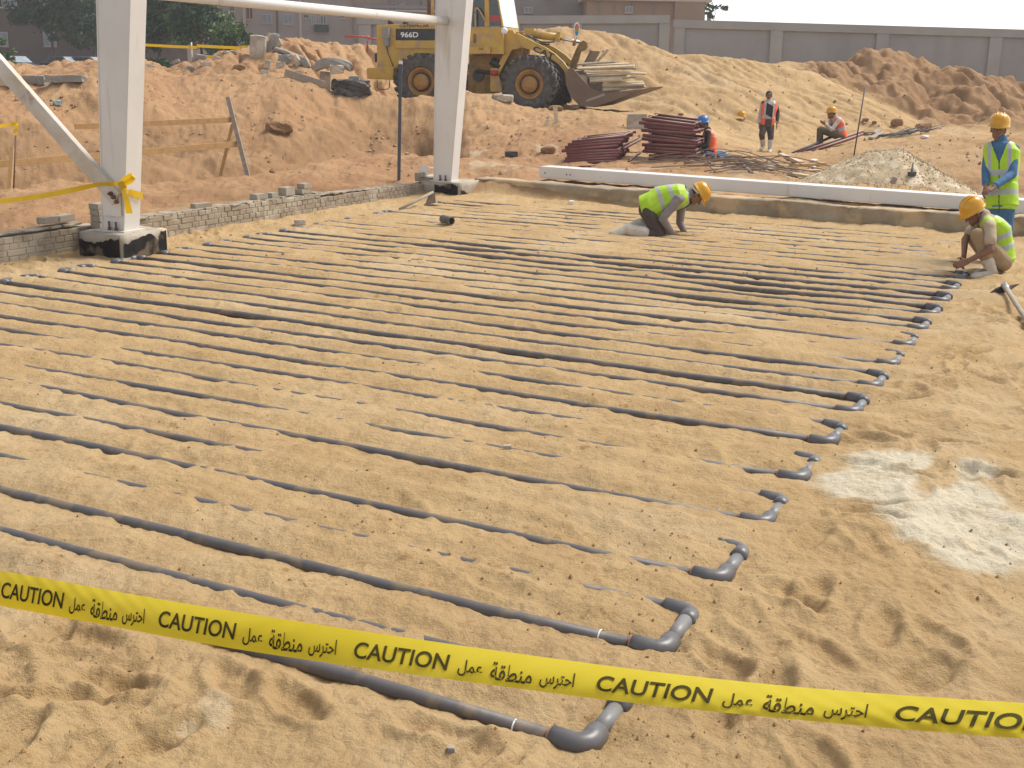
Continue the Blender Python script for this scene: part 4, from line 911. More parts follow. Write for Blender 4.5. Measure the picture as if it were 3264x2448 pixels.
M_REFL = mat('silver_tape', (.40, .40, .40), .4, col2=(.34, .34, .34), scale=20)
M_HAT = mat('yellow_helmet', (.62, .30, .01), .25, col2=(.58, .28, .01), scale=3)
M_HATB = mat('blue_helmet', (.045, .14, .36), .3)
M_STRAP = mat('white_strap', (.62, .58, .52), .7)
def cloth(name, c1, c2): return mat(name, c1, .9, col2=c2, scale=11, bump=.9, bscale=10, detail=4)
M_BLUE = cloth('blue_cloth', (.06, .15, .28), (.045, .115, .22)); M_KHAKI = cloth('khaki_cloth', (.36, .25, .14), (.29, .195, .105)); M_BROWNT = cloth('brown_cloth', (.085, .06, .05), (.06, .043, .036))
M_GREYS = cloth('grey_shirt', (.24, .20, .19), (.19, .16, .15)); M_TAN = cloth('tan_shirt', (.45, .35, .24), (.38, .29, .19)); M_OLIVE = cloth('olive_cloth', (.10, .085, .045), (.075, .062, .034))
M_PALE = cloth('pale_grey_cloth', (.42, .37, .32), (.34, .29, .25)); M_BLACK = cloth('black_cloth', (.022, .02, .02), (.03, .028, .028)); M_BOOT = cloth('white_rubber', (.56, .51, .43), (.46, .39, .30)); M_DIRT = cloth('dirty_boot', (.40, .24, .10), (.30, .18, .08))
M_PIPING = mat('dark_piping', (.02, .02, .02), .8)
def basis(up, fwd):
    up = Vector(up).normalized(); f = Vector(fwd); f = (f-up*f.dot(up)).normalized(); return f, f.cross(up).normalized(), up    # forward, right, up
def head(bm, c, f, r, u, k=1.0):
    """skull, jaw, nose, ears, brow; c is the skull centre"""
    Rm = Matrix((r, f, u)).transposed()
    ell(bm, c, .075*k, .092*k, .098*k, Rm); ell(bm, c+f*.022*k-u*.062*k, .058*k, .068*k, .066*k, Rm)
    cap(bm, c+f*.088*k-u*.004*k, .011*k, c+f*.112*k-u*.038*k, .016*k, 8)
    for s in (-1, 1):
        ell(bm, c+r*s*.077*k-u*.02*k-f*.005*k, .012*k, .02*k, .032*k, Rm); ell(bm, c+f*.082*k+r*s*.032*k+u*.018*k, .024*k, .012*k, .009*k, Rm)
    ell(bm, c+f*.086*k-u*.078*k, .026*k, .012*k, .008*k, Rm); ell(bm, c+f*.086*k-u*.092*k, .022*k, .012*k, .008*k, Rm); ell(bm, c+f*.068*k-u*.116*k, .026*k, .022*k, .02*k, Rm)
def face_parts(c, f, r, u, parent, moustache=True):
    bm = bmesh.new()
    for s in (-1, 1): ell(bm, c+f*.0865+r*s*.033+u*.001, .013, .006, .007, Matrix((r, f, u)).transposed())
    fin('eyes', bm, M_BLACK, parent, True, True)
    bm = bmesh.new()
    for s in (-1, 1): ell(bm, c+f*.089+r*s*.034+u*.024, .024, .007, .005, Matrix((r, f, u)).transposed())
    if moustache: ell(bm, c+f*.095-u*.066, .032, .011, .009, Matrix((r, f, u)).transposed())
    fin('facial_hair', bm, M_HAIR, parent, True, True)
def hair(c, f, r, u, parent, full=True):
    bm = bmesh.new(); Rm = Matrix((r, f, u)).transposed(); ell(bm, c-f*.016+u*.018, .084, .094, .098, Rm); ell(bm, c-f*.05-u*.03, .068, .05, .06, Rm)
    o = fin('hair', bm, M_HAIR, parent, True, True)
def helmet(c, f, r, u, parent, m=None, k=1.0, name='hard_hat'):
    """shell with rim, peak and ridge; c is the skull centre"""
    m = m or M_HAT; bm = bmesh.new(); Rm = Matrix((r, f, u)).transposed(); b = c+u*.035*k; n = 28; prof = [(1.0, 0), (.985, .04), (.93, .075), (.80, .108), (.58, .13), (.30, .142), (.02, .146)]
    rings = [[bm.verts.new(b + Rm @ Vector((math.cos(2*math.pi*i/n)*.118*s*k, math.sin(2*math.pi*i/n)*.138*s*k, h*k))) for i in range(n)] for s, h in prof]
    for a_, b_ in zip(rings[:-1], rings[1:]):
        for i in range(n): bm.faces.new((a_[i], a_[(i+1) % n], b_[(i+1) % n], b_[i])).smooth = True
    bm.faces.new(rings[-1])
    rim = []
    for i in range(n):
        t = 2*math.pi*i/n; pk = max(0, math.sin(t))**3; rim.append(bm.verts.new(b+Rm @ Vector((math.cos(t)*.130*k, (math.sin(t)*.150+pk*.045)*k, (-.006-pk*.018)*k))))
    inn = [bm.verts.new(v.co*.94+b*.06-u*.008*k) for v in rim]
    for i in range(n):
        j = (i+1) % n; bm.faces.new((rim[i], rim[j], rings[0][j], rings[0][i])).smooth = True; bm.faces.new((inn[i], inn[j], rim[j], rim[i]))
    bm.faces.new(inn[::-1])
    for xx in (-.035, 0, .035): path_tube(bm, [b+Rm @ Vector((xx*k, math.cos(t)*.125*k, (.03+math.sin(t)*.118)*k)) for t in np.linspace(.3, math.pi-.3, 9)], .008*k, 6)
    bmesh.ops.recalc_face_normals(bm, faces=bm.faces[:])
    return fin(name, bm, m, parent, False, parent is not None)
def hand(bm, w, d, side, palm_n, k=1.0, curl=.7):
    """w wrist, d pointing direction, palm_n palm normal, side towards the thumb"""
    d = Vector(d).normalized(); pn = Vector(palm_n); pn = (pn-d*pn.dot(d)).normalized(); sd = Vector(side); sd = (sd-d*sd.dot(d)-pn*sd.dot(pn)).normalized(); w = Vector(w)
    for s in (-1, -.33, .33, 1): cap(bm, w+sd*s*.018*k, .017*k, w+d*.088*k+sd*s*.03*k, .0125*k, 8)
    for i, s in enumerate((1, .33, -.33, -1)):
        L_ = (.074, .082, .076, .06)[i]*k; p = w+d*.09*k+sd*s*.03*k; dr = d.copy()
        for j in range(3):
            ang = curl*(.5+.35*j); dr2 = (dr*math.cos(ang*.6)+pn*math.sin(ang*.6)).normalized(); q_ = p+dr2*L_*(.45, .32, .25)[j]; cap(bm, p, (.0095-.001*j)*k, q_, (.0085-.001*j)*k, 8); p, dr = q_, dr2
    p = w+d*.03*k+sd*.03*k; q_ = p+(d*.6+sd*.75+pn*.3).normalized()*.042*k; cap(bm, p, .013*k, q_, .0105*k, 8); cap(bm, q_, .0105*k, q_+(d*.9+sd*.15+pn*.45).normalized()*.036*k, .0085*k, 8)

def person(name_pt, label, J, spec):
    """J: joints in world space; body grown as one remeshed surface, clothes as children"""
    root = empty('person', name_pt, 0, label, 'person')
    hf, hr, hu = basis(J['head_up'], J['face']); hc = J['head']; k = spec.get('k', 1.0)
    bm = bmesh.new(); head(bm, hc, hf, hr, hu, k); cap(bm, hc-hu*.06-hf*.02, .056*k, J['neck'], .062*k)
    tu = (J['neck']-J['hip']).normalized(); sh = J['shL']-J['shR']; sw = sh.length/2; sx = sh.normalized(); sy = sx.cross(tu).normalized(); hs = (J['hipL']-J['hipR']).normalized()
    def torso(bm, g, lo=0.0, hi=1.0, top=True):
        ch = J['chest']; w_ = spec.get('belly', .13)
        secs = [(J['hip']-tu*.07, hs*(.135+g), hs.cross(tu).normalized()*(.10+g)), (J['hip']+tu*.05, hs*(.165+g), hs.cross(tu).normalized()*(.118+g)), (J['hip'].lerp(ch, .5), sx*(.15+g), sy*(w_*.9+g)), (ch, sx*(.175+g), sy*(.118+g)), (ch.lerp(J['neck'], .55), sx*(.185+g), sy*(.105+g)), (ch.lerp(J['neck'], .88), sx*(.13+g*.8), sy*(.075+g))]
        slab(bm, secs)
        if top: cap(bm, J['shL'], .062+g, J['neck']-tu*.05, .068+g); cap(bm, J['shR'], .062+g, J['neck']-tu*.05, .068+g)
    torso(bm, -.012)
    for s in 'LR':
        cap(bm, J['sh'+s], .053, J['el'+s], .040); cap(bm, J['el'+s], .039, J['wr'+s], .027)
        cap(bm, J['hip'+s], .088, J['kn'+s], .056); cap(bm, J['kn'+s], .055, J['an'+s], .036); cap(bm, J['an'+s], .036, J['toe'+s], .028)
        if spec.get('hands', True): hand(bm, J['wr'+s], J['hd'+s], J['th'+s], J['pn'+s], 1.0, spec.get('curl', .7))
    me = remesh(bm, spec.get('vox', .007), 3); body = mesh_obj('body', me, M_SKIN, root, True); me.polygons.foreach_set('use_smooth', np.ones(len(me.polygons), bool))
    # shirt
    bm = bmesh.new(); torso(bm, .006)
    for s in 'LR':
        if spec.get('short'): cap(bm, J['sh'+s], .066, J['sh'+s].lerp(J['el'+s], .62), .068)
        else:
            cap(bm, J['sh'+s], .066, J['el'+s], .052); cap(bm, J['el'+s], .052, J['el'+s].lerp(J['wr'+s], .90), .041)
    cap(bm, J['neck']-tu*.03, .074, J['neck']+tu*.005, .07)
    me = remesh(bm, .009, 3); o = mesh_obj('shirt', me, spec['shirt'], root, True) if not spec.get('shirt_fn') else None
    if o is None:
        paint(me, spec['shirt'], spec['shirt_fn']); mesh_obj('shirt', me, spec['shirt'], root, True)
    else: me.polygons.foreach_set('use_smooth', np.ones(len(me.polygons), bool))
    # trousers
    bm = bmesh.new(); slab(bm, [(J['hip']-tu*.06, hs*.15, hs.cross(tu).normalized()*.125), (J['hip']+tu*.03, hs*.175, hs.cross(tu).normalized()*.135), (J['hip']+tu*.10, hs*.168, hs.cross(tu).normalized()*.13)])
    for s in 'LR':
        cap(bm, J['hip'+s], .105, J['kn'+s], .076); cap(bm, J['kn'+s], .074, J['kn'+s].lerp(J['an'+s], spec.get('leg', .9)), spec.get('cuff', .062))
    me = remesh(bm, .009, 3); mesh_obj('trousers', me, spec['trousers'], root, True); me.polygons.foreach_set('use_smooth', np.ones(len(me.polygons), bool))
    # boots
    if spec.get('boot'):
        for s in 'LR':
            bm = bmesh.new(); a_ = J['an'+s]; t_ = J['toe'+s]; fd = (t_-a_); kd = (J['kn'+s]-a_).normalized()
            up_ = (-fd).cross(kd).cross(fd).normalized() if fd.length > .01 else kd
            sole = J.get('sole'+s, Vector((0, 0, -1)))
            w_ = spec.get('bw', 1.0); cap(bm, a_+kd*spec.get('bootl', .22), .07*w_, a_, .058*w_); cap(bm, a_+sole*.03, .052*w_, t_+sole*.015, .047*w_); cap(bm, a_+sole*.035-fd.normalized()*.03, .05*w_, a_, .052*w_)
            me = remesh(bm, .008, 3)
            bo = mesh_obj('boot', me, spec['boot'], root, True); me.polygons.foreach_set('use_smooth', np.ones(len(me.polygons), bool))
    # vest: shell over the torso with arm holes; reflective bands painted by position
    if spec.get('vest'):
        bm = bmesh.new(); torso(bm, .022+spec.get('vest_x', 0), top=False)
        for s in 'LR': cap(bm, J['sh'+s].lerp(J['neck'], .28), .066, J['neck']-tu*.055, .078)
        if spec.get('vest_low', 0): d_ = spec['vest_low']; c_ = J['hip']-tu*d_; slab(bm, [(c_, hs*.19, hs.cross(tu).normalized()*.15), (J['hip'], hs*.185, hs.cross(tu).normalized()*.145), (J['hip'].lerp(J['chest'], .5), sx*.18, sy*.15)])
        me = remesh(bm, .008, 3); H_ = J['hip']; Ln = (J['neck']-J['hip']).length
        bands = spec.get('bands', ((.18, .28), (.46, .56))); stripx = spec.get('strip', (.085, .125)); opn = spec.get('open', 0)
        def vf(c):
            t = (c-H_).dot(tu)/Ln; x = (c-H_-tu*(c-H_).dot(tu)).dot(sx); fr = (c-H_).dot(sy)
            if t > .93 and abs(x) < .075: return 2
            for a_, b_ in bands:
                if a_ < t < b_: return 1
            if t > bands[-1][1]-.02 and stripx[0] < abs(x) < stripx[1]: return 1
            if abs(x) < .006 and fr*spec.get('zip', 1) > 0: return 2
            return 0
        paint(me, [spec['vest'], M_REFL, spec.get('vneck', M_PIPING)], vf)
        if opn or True:
            # cut the neck V, the arm holes and an open front
            b2 = bmesh.new(); b2.from_mesh(me); kill = []
            for f_ in b2.faces:
                c = f_.calc_center_median(); t = (c-H_).dot(tu)/Ln; rel = c-H_-tu*(c-H_).dot(tu); x = rel.dot(sx); fr = rel.dot(sy)*spec.get('zip', 1)
                arm = min((c-J['shL']).length, (c-J['shR']).length)
                if spec.get('vest_cut_low') is not None and t < spec['vest_cut_low']: kill.append(f_)
                elif fr > 0 and t > .62 and abs(x) < (t-.62)*.26+.004: kill.append(f_)
                elif t > .9 and abs(x) < .07: kill.append(f_)
                elif opn and fr > 0 and abs(x) < opn: kill.append(f_)
                elif arm < .062: kill.append(f_)
            bmesh.ops.delete(b2, geom=kill, context='FACES'); b2.to_mesh(me); b2.free()
        mesh_obj('vest', me, [spec['vest'], M_REFL], root, True)
    face_parts(hc, hf, hr, hu, root, spec.get('moustache', True))
    if spec.get('hair', True): hair(hc, hf, hr, hu, root)
    if spec.get('hat'): helmet(hc-hf*.005, hf, hr, hu, root, spec['hat'], 1.0)
    if spec.get('strap'):
        bm = bmesh.new(); path_tube(bm, [hc+hr*math.cos(t)*.088-hf*math.sin(t)*.105+hu*(.018-.02*math.sin(t)) for t in np.linspace(0, math.pi, 12)], .017, 8); fin('hat_strap', bm, M_STRAP, root, True, True)
    return root
V = Vector
def zp(ox, oy, sc, Z): return lambda x, y, dz=0.0: at(ox+x*sc, oy+y*sc, Z+dz)

# --- standing man in blue with lime vest (right edge)
q_ = zp(2900, 330, .43390, 13.55)
gzz = ground_z(q_(690, 900).x, q_(690, 900).y)
J = dict(head=q_(652, 185), head_up=(.05, -.02, 1), face=(-.45, -.9, -.28), neck=q_(672, 272), chest=q_(676, 430), hip=q_(672, 735),
         shL=q_(764, 338, -.06), shR=q_(586, 332, .08), elL=q_(752, 520, -.16), wrL=q_(618, 610, -.32), elR=q_(560, 480, .05), wrR=q_(556, 600, -.12), hipL=q_(706, 765, -.03), hipR=q_(628, 765, .05))
for s, x in (('L', 700), ('R', 618)):
    hp = J['hip'+s]; J['kn'+s] = V((hp.x+(.01 if s == 'L' else -.02), hp.y-.05, hp.z-.40)); J['an'+s] = V((hp.x+.01, hp.y+.01, gzz+.09)); J['toe'+s] = J['an'+s]+V((-.08, -.15, -.05))
J.update(hdL=V((-.75, -.35, -.35)), thL=V((0, -.3, 1)), pnL=V((-.3, .2, -1)), hdR=V((-.25, -.3, -.9)), thR=V((-.4, -.9, .1)), pnR=V((1, -.2, 0)))
person(V((J['hip'].x, J['hip'].y, gzz)), 'standing man in yellow hard hat, blue overalls and lime vest at the right edge', J,
       dict(shirt=M_BLUE, trousers=M_BLUE, vest=M_HIVIS, hat=M_HAT, boot=M_BOOT, bands=((.11, .20), (.42, .51)), vest_low=.02, curl=.8, zip=1, moustache=False))

# --- crouching man with lime vest, khaki clothes and white boots
q_ = zp(2900, 330, .43390, 12.78)
J = dict(head=q_(468, 800), head_up=(-.50, -.1, .80), face=(-.75, -.15, -.62), neck=q_(545, 822, .0), chest=q_(640, 930, .02), hip=q_(672, 1150, .03),
         shL=q_(588, 905, -.19), shR=q_(510, 870, .20), elL=q_(592, 1075, -.26), wrL=q_(428, 1155, -.22), elR=q_(405, 1000, .14), wrR=q_(398, 1120, .02), hipL=q_(680, 1165, -.08), hipR=q_(660, 1160, .14),
         knL=q_(500, 965, -.15), knR=q_(470, 990, .16), anL=q_(600, 1225, -.13), anR=q_(608, 1215, .12), toeL=q_(480, 1262, -.15), toeR=q_(505, 1238, .12))
J.update(hdL=V((-.8, -.1, -.35)), thL=V((-.3, .5, .8)), pnL=V((-.2, .9, -.3)), hdR=V((-.3, -.35, -.85)), thR=V((-.6, -.6, .3)), pnR=V((.3, -.8, -.2)))
person(drop(q_(590, 1275)), 'crouching man in yellow hard hat and lime vest working on the pipe ends, sleeves short', J,
       dict(shirt=M_TAN, trousers=M_KHAKI, vest=M_HIVIS, hat=M_HAT, boot=M_BOOT, short=True, bands=((.18, .28), (.42, .52)), vest_low=.03, strap=True, leg=.72, bootl=.10, curl=1.0, zip=1, moustache=False))

# --- kneeling man bent over the pipes
q_ = zp(1800, 520, .31646, 15.35)
J = dict(head=q_(1335, 318), head_up=(.78, 0, .50), face=(.62, -.2, -.75), neck=q_(1262, 312), chest=q_(1090, 345), hip=q_(830, 435),
         shL=q_(1180, 385, .20), shR=q_(1140, 365, -.20), elR=q_(985, 560, -.22), wrR=q_(1085, 712, -.10), elL=q_(1160, 600, .24), wrL=q_(1205, 690, .22), hipR=q_(822, 470, -.10), hipL=q_(835, 455, .10),
         knR=q_(960, 745, -.12), knL=q_(985, 725, .12), anR=q_(640, 672, -.13), anL=q_(748, 625, .13), toeR=q_(492, 726, -.14), toeL=q_(676, 650, .14))
J.update(hdR=V((.9, -.1, -.12)), thR=V((.2, .9, .2)), pnR=V((0, 0, -1)), hdL=V((.9, -.1, -.2)), thL=V((.2, -.9, .1)), pnL=V((0, 0, -1)), soleR=V((-.5, 0, .35)), soleL=V((-.5, 0, .4)))
person(drop(q_(950, 760)), 'man in yellow hard hat and lime vest kneeling on all fours over the pipes', J,
       dict(shirt=M_GREYS, trousers=M_BROWNT, vest=M_HIVIS, hat=M_HAT, boot=M_BOOT, bands=((.24, .33), (.50, .59)), vest_low=-.02, strap=True, leg=.8, bootl=.20, curl=.5, zip=1, moustache=False, belly=.165, vest_x=.035, bw=1.35))

# --- man walking up in orange vest, no hat
q_ = zp(2400, 250, .39060, 31.8)
gp = hit(2400+125*.3906, 250+598*.3906); dZ = (gp-Vector(CAMP)).dot(Vector(FW)); q_ = zp(2400, 250, .39060, dZ)
J = dict(head=q_(131, 138), head_up=(0, -.05, 1), face=(-.1, -.9, -.35), neck=q_(134, 182), chest=q_(132, 255), hip=q_(116, 372), shL=q_(186, 206, 0), shR=q_(82, 206, 0), elL=q_(202, 290, .05), wrL=q_(196, 365, -.05), elR=q_(62, 290, .05), wrR=q_(52, 368, -.05),
         hipL=q_(140, 385), hipR=q_(92, 385), knL=q_(146, 470, -.05), knR=q_(72, 460, -.1), anL=q_(140, 570, -.02), anR=q_(82, 548, .1), toeL=q_(134, 600, -.15), toeR=q_(66, 574, -.08))
J.update(hdL=V((0, -.1, -1)), thL=V((-.2, -1, 0)), pnL=V((-1, 0, 0)), hdR=V((0, -.1, -1)), thR=V((.2, -1, 0)), pnR=V((1, 0, 0)))
_c, _n = J['chest'], J['neck']
def sfn(c):
    t = (c-_c).z + .55*(c.x-_c.x)
    if c.x-_c.x > .22: return 1
    if c.x-_c.x < -.2: return 0
    return 1 if -.17 < t < .13 else 0
person(gp, 'bareheaded man standing in an open orange vest, dark trousers and white boots', J, dict(shirt=[M_PALE, M_BLACK], shirt_fn=sfn, trousers=M_BROWNT, vest=M_ORANGE, hat=None, boot=M_BOOT, bands=((.22, .27),), open=.085, vox=.012, bootl=.2, leg=.78, curl=.5, zip=1))

# --- man sitting on red tubes, hand to mouth
gq = hit(2400+530*.3906, 250+578*.3906); dZ = (gq-Vector(CAMP)).dot(Vector(FW)); q_ = zp(2400, 250, .39060, dZ)
J = dict(head=q_(640, 285), head_up=(.02, 0, 1), face=(-.95, -.25, -.2), neck=q_(672, 315), chest=q_(705, 372), hip=q_(728, 470), shL=q_(690, 340, .16), shR=q_(700, 345, -.16), elR=q_(640, 420, -.25), wrR=q_(590, 375, -.25), elL=q_(630, 410, .12), wrL=q_(632, 325, .05),
         hipR=q_(722, 480, -.1), hipL=q_(722, 478, .1), knR=q_(545, 420, -.14), knL=q_(555, 415, .12), anR=q_(535, 555, -.12), anL=q_(550, 548, .12), toeR=q_(505, 578, -.18), toeL=q_(522, 568, .1))
J.update(hdR=V((-.8, 0, .5)), thR=V((0, .3, 1)), pnR=V((.2, 1, 0)), hdL=V((-.2, -.3, 1)), thL=V((-1, 0, 0)), pnL=V((0, -1, 0)))
person(gq, 'man in yellow hard hat and orange vest sitting on red tubes, hand to his mouth', J, dict(shirt=M_PALE, trousers=M_OLIVE, vest=M_ORANGE, hat=M_HAT, boot=M_DIRT, bands=((.2, .38),), vox=.012, bootl=.05, leg=.9, curl=.9, zip=-1, moustache=False))
SITP = J['hip']

# --- man in blue hard hat crouched behind the tube stacks
q_ = zp(1740, 350, .27125, 24.6)
J = dict(head=q_(1852, 170), head_up=(-.28, 0, 1), face=(-.9, -.3, -.35), neck=q_(1902, 235), chest=q_(1925, 330), hip=q_(1930, 520), shL=q_(1890, 270, .17), shR=q_(1905, 275, -.17), elR=q_(1890, 420, -.22), wrR=q_(1790, 440, -.25), elL=q_(1850, 400, .2), wrL=q_(1780, 430, .15),
         hipR=q_(1935, 545, -.1), hipL=q_(1925, 540, .1), knR=q_(1800, 500, -.14), knL=q_(1795, 500, .14), anR=q_(1850, 655, -.12), anL=q_(1850, 650, .12), toeR=q_(1800, 675, -.14), toeL=q_(1800, 670, .14))
J.update(hdR=V((-.9, 0, .1)), thR=V((0, .3, 1)), pnR=V((0, 1, 0)), hdL=V((-.9, -.2, .1)), thL=V((0, 0, 1)), pnL=V((0, -1, 0)))
_c2 = J['chest']
person(drop(q_(1850, 675)), 'man in blue hard hat and orange vest crouching behind the stacked red frames', J, dict(shirt=M_BLACK, trousers=M_BLUE, vest=M_ORANGE, hat=M_HATB, boot=M_DIRT, bands=((.62, .63),), vox=.012, leg=.9, bootl=.05, curl=.8, zip=-1, moustache=False))
# ------------------------------------------------------------------ perimeter wall, buildings, trees, cars
M_PWALL = mat('grey_render', (.31, .30, .295), .92, col2=(.26, .25, .247), scale=.5, bump=.15, bscale=9, col3=(.31, .295, .28), scale3=1.2, r3=(.5, .7), st3=(1, 1, .25))
M_PWALL2 = mat('grey_render_trim', (.345, .33, .31), .92, col2=(.29, .275, .26), scale=.6, bump=.15, bscale=9)
def perimeter(name, xa, ya, xb, yb, Z, posts, label, zbase=.4):
    pa, pb = at(xa, ya, Z), at(xb, yb, Z); d = pb-pa; dd = V((d.x, d.y, 0)).normalized(); nn = V((-dd.y, dd.x, 0)); root = empty(name, V((pa.x, pa.y, zbase)), 0, label, 'wall')
    Rw = Matrix((dd, nn, V((0, 0, 1)))).transposed(); L_ = V((d.x, d.y, 0)).length
    def top(s): return pa.z+(pb.z-pa.z)*s/L_
    def strip(s0, s1, zlo, zhi, y0, y1, m, nm):
        bm = bmesh.new(); v = [bm.verts.new(V((pa.x, pa.y, 0))+dd*s+nn*y+V((0, 0, z(s)))) for y in (y0, y1) for s, z in ((s0, zlo), (s1, zlo), (s1, zhi), (s0, zhi))]
        for f in ((0, 1, 2, 3), (7, 6, 5, 4), (0, 4, 5, 1), (1, 5, 6, 2), (2, 6, 7, 3), (3, 7, 4, 0)): bm.faces.new([v[i] for i in f])
        bmesh.ops.recalc_face_normals(bm, faces=bm.faces[:]); return fin(nm, bm, m, root, False, True)
    strip(0, L_, lambda s: zbase, lambda s: top(s)-.3, .10, .22, M_PWALL, 'panel_wall')
    strip(-.05, L_+.05, lambda s: top(s)-.32, lambda s: top(s), -.02, .34, M_PWALL2, 'coping')
    for x, w in posts:
        p = at(x, 200, Z); s = (p-pa).dot(dd); strip(s-w/2, s+w/2, lambda s: zbase, lambda s: top(s)-.322, 0, .30, M_PWALL2, 'post')
    return root
perimeter('perimeter_wall', 1141, 52, 2132, 48, 48, [(1160, .5), (1400, .4), (1640, .4), (1838, .4), (2118, .42)], 'grey rendered boundary wall behind the loader, in front of the buildings')
perimeter('perimeter_wall', 2153, 62, 3700, 107, 48.1, [(2166, .42), (2477, .5), (2816, .5), (3178, .5), (3560, .5)], 'grey panelled boundary wall against the sky behind the earth heaps at right')

M_BLD1 = mat('brown_facade', (.12, .088, .078), .95, col2=(.09, .066, .058), scale=.35, bump=.1)
M_BLD2 = mat('mauve_facade', (.32, .275, .25), .95, col2=(.26, .225, .205), scale=.22, bump=.1, col3=(.27, .225, .20), scale3=.12)
M_BLD3 = mat('tan_facade', (.26, .195, .15), .95, col2=(.21, .155, .12), scale=.3)
M_BLD4 = mat('grey_facade', (.22, .20, .195), .95, col2=(.18, .165, .16), scale=.3)
M_WIN = mat('window_glass', (.04, .05, .06), .15); M_SHUT = mat('shutter_blue', (.17, .21, .25), .7); M_TRIM = mat('pale_trim', (.40, .36, .33), .8); M_DARK = mat('dark_opening', (.02, .018, .018), .8)
def building(name, label, Z, x0, x1, ytop, m, wins, zb0=.6, depth=9.0, extra=None, roofm=None):
    pa = at(x0, 200, Z); pb = at(x1, 200, Z); zt = at((x0+x1)/2, ytop, Z).z
    root = empty(name, V(((pa.x+pb.x)/2, pa.y, zb0)), 0, label, 'building')
    bm = bmesh.new(); bx(bm, ((pa.x+pb.x)/2, pa.y+depth/2, (zb0+zt)/2), (pb.x-pa.x, depth, zt-zb0)); fin('facade', bm, m, root, False, True)
    bm = bmesh.new(); bx(bm, ((pa.x+pb.x)/2, pa.y+depth/2, zt+.12), (pb.x-pa.x+.7, depth+.7, .25)); fin('cornice', bm, M_TRIM if roofm is None else roofm, root, False, True)
    Yf = pa.y
    def rect(xa, ya, xb, yb, y0, y1, m, nm, par=root):
        a = at(xa, ya, Z); b = at(xb, yb, Z); bm = bmesh.new(); bx(bm, ((a.x+b.x)/2, Yf+(y0+y1)/2, (a.z+b.z)/2), (abs(b.x-a.x), abs(y1-y0), abs(a.z-b.z))); return fin(nm, bm, m, par, False, True)
    for w in wins:
        xa, ya, xb, yb = w[:4]; m_ = w[4] if len(w) > 4 else M_WIN; fr = rect(xa-2, ya-2, xb+2, yb+2, -.06, .02, M_TRIM if len(w) < 6 else w[5], 'window')
        rect(xa, ya, xb, yb, -.075, -.055, m_, 'pane', fr)
        rect((xa+xb)/2-.7, ya, (xa+xb)/2+.7, yb, -.09, -.07, M_TRIM, 'mullion', fr)
        if len(w) < 7: rect(xa-4, yb+2, xb+4, yb+5, -.2, .02, M_TRIM, 'sill', fr)
    if extra: extra(rect)
    return root
Sx = lambda x, y, o=(0, 0), k=.3707: (o[0]+x*k, o[1]+y*k)
building('apartment_building', 'dark brown apartment block behind the trees at the far left', 112, -260, 600, -330, M_BLD1, [(8, -40, 27, 24, M_DARK), (36, -40, 72, 25, M_SHUT), (0, 104, 32, 146, M_SHUT), (-90, 104, -50, 146, M_SHUT), (-90, -40, -50, 25, M_SHUT), (150, -40, 190, 25, M_SHUT), (150, 104, 185, 146, M_SHUT), (420, 60, 455, 110, M_SHUT), (250, -40, 290, 25, M_DARK), (500, 60, 530, 110, M_DARK)])
def ex2(rect):
    for x in (789, 966, 1166): rect(x-1.5, -120, x+1.5, 130, -.2, -.05, M_TRIM, 'downpipe')
    rect(890, -100, 893, 130, -.04, .02, M_BLD1, 'wall_joint'); rect(1138, -100, 1240, 130, -.5, .02, M_BLD3, 'stair_panel')
    rect(1010, 79, 1053, 104, -.7, -.15, M_DARK, 'laundry'); rect(1008, 77, 1055, 80, -.75, -.1, M_TRIM, 'drying_rail')
    rect(1150, 37, 1600, 40.5, -.9, .02, M_TRIM, 'balcony_slab'); rect(1165, 18, 1600, 37, -.85, -.75, M_BLD4, 'balcony_front'); rect(1240, -6, 1600, -2, -.9, .02, M_TRIM, 'balcony_slab')
building('apartment_building', 'long mauve grey apartment block with pipes and drying laundry in the background', 135, 540, 1640, -260, M_BLD2, [(745, 10, 757, 36, M_WIN), (798, 26, 812, 60, M_DARK, M_RED), (846, 49, 872, 72, M_SHUT), (914, 49, 938, 76, M_SHUT), (976, 49, 989, 58, M_DARK), (1000, 51, 1012, 78, M_SHUT), (1029, 53, 1044, 77, M_WIN), (1093, 48, 1104, 58, M_DARK), (1156, 4, 1168, 27, M_DARK), (1246, 16, 1264, 36, M_DARK), (1342, 2, 1349, 20, M_DARK), (1282, -20, 1292, 14, M_SHUT), (846, -40, 872, -8, M_SHUT), (914, -40, 938, -8, M_SHUT), (1029, -40, 1044, -8, M_WIN), (735, 60, 747, 92, M_WIN)], extra=ex2)
building('low_building', 'grey rendered building close behind the boundary wall, right of the loader cab', 78, 1600, 1862, -60, M_BLD4, [(1625, 26, 1642, 40, M_SHUT), (1672, 26, 1695, 40, M_SHUT), (1740, -30, 1765, -4, M_SHUT)])
def ex4(rect):
    for x in (1905, 1955, 2010, 2080): rect(x, -2, x+2, 60, -.05, .02, M_BLD4, 'render_joint')
    rect(2144, 0, 2236, 70, -.02, -.3, M_BLD3, 'corner_bay')
building('low_building', 'tan brown flat roofed building behind the boundary wall, beside the open sky', 74, 1864, 2238, 6, M_BLD3, [(1990, 24, 2010, 40, M_SHUT)], extra=ex4)

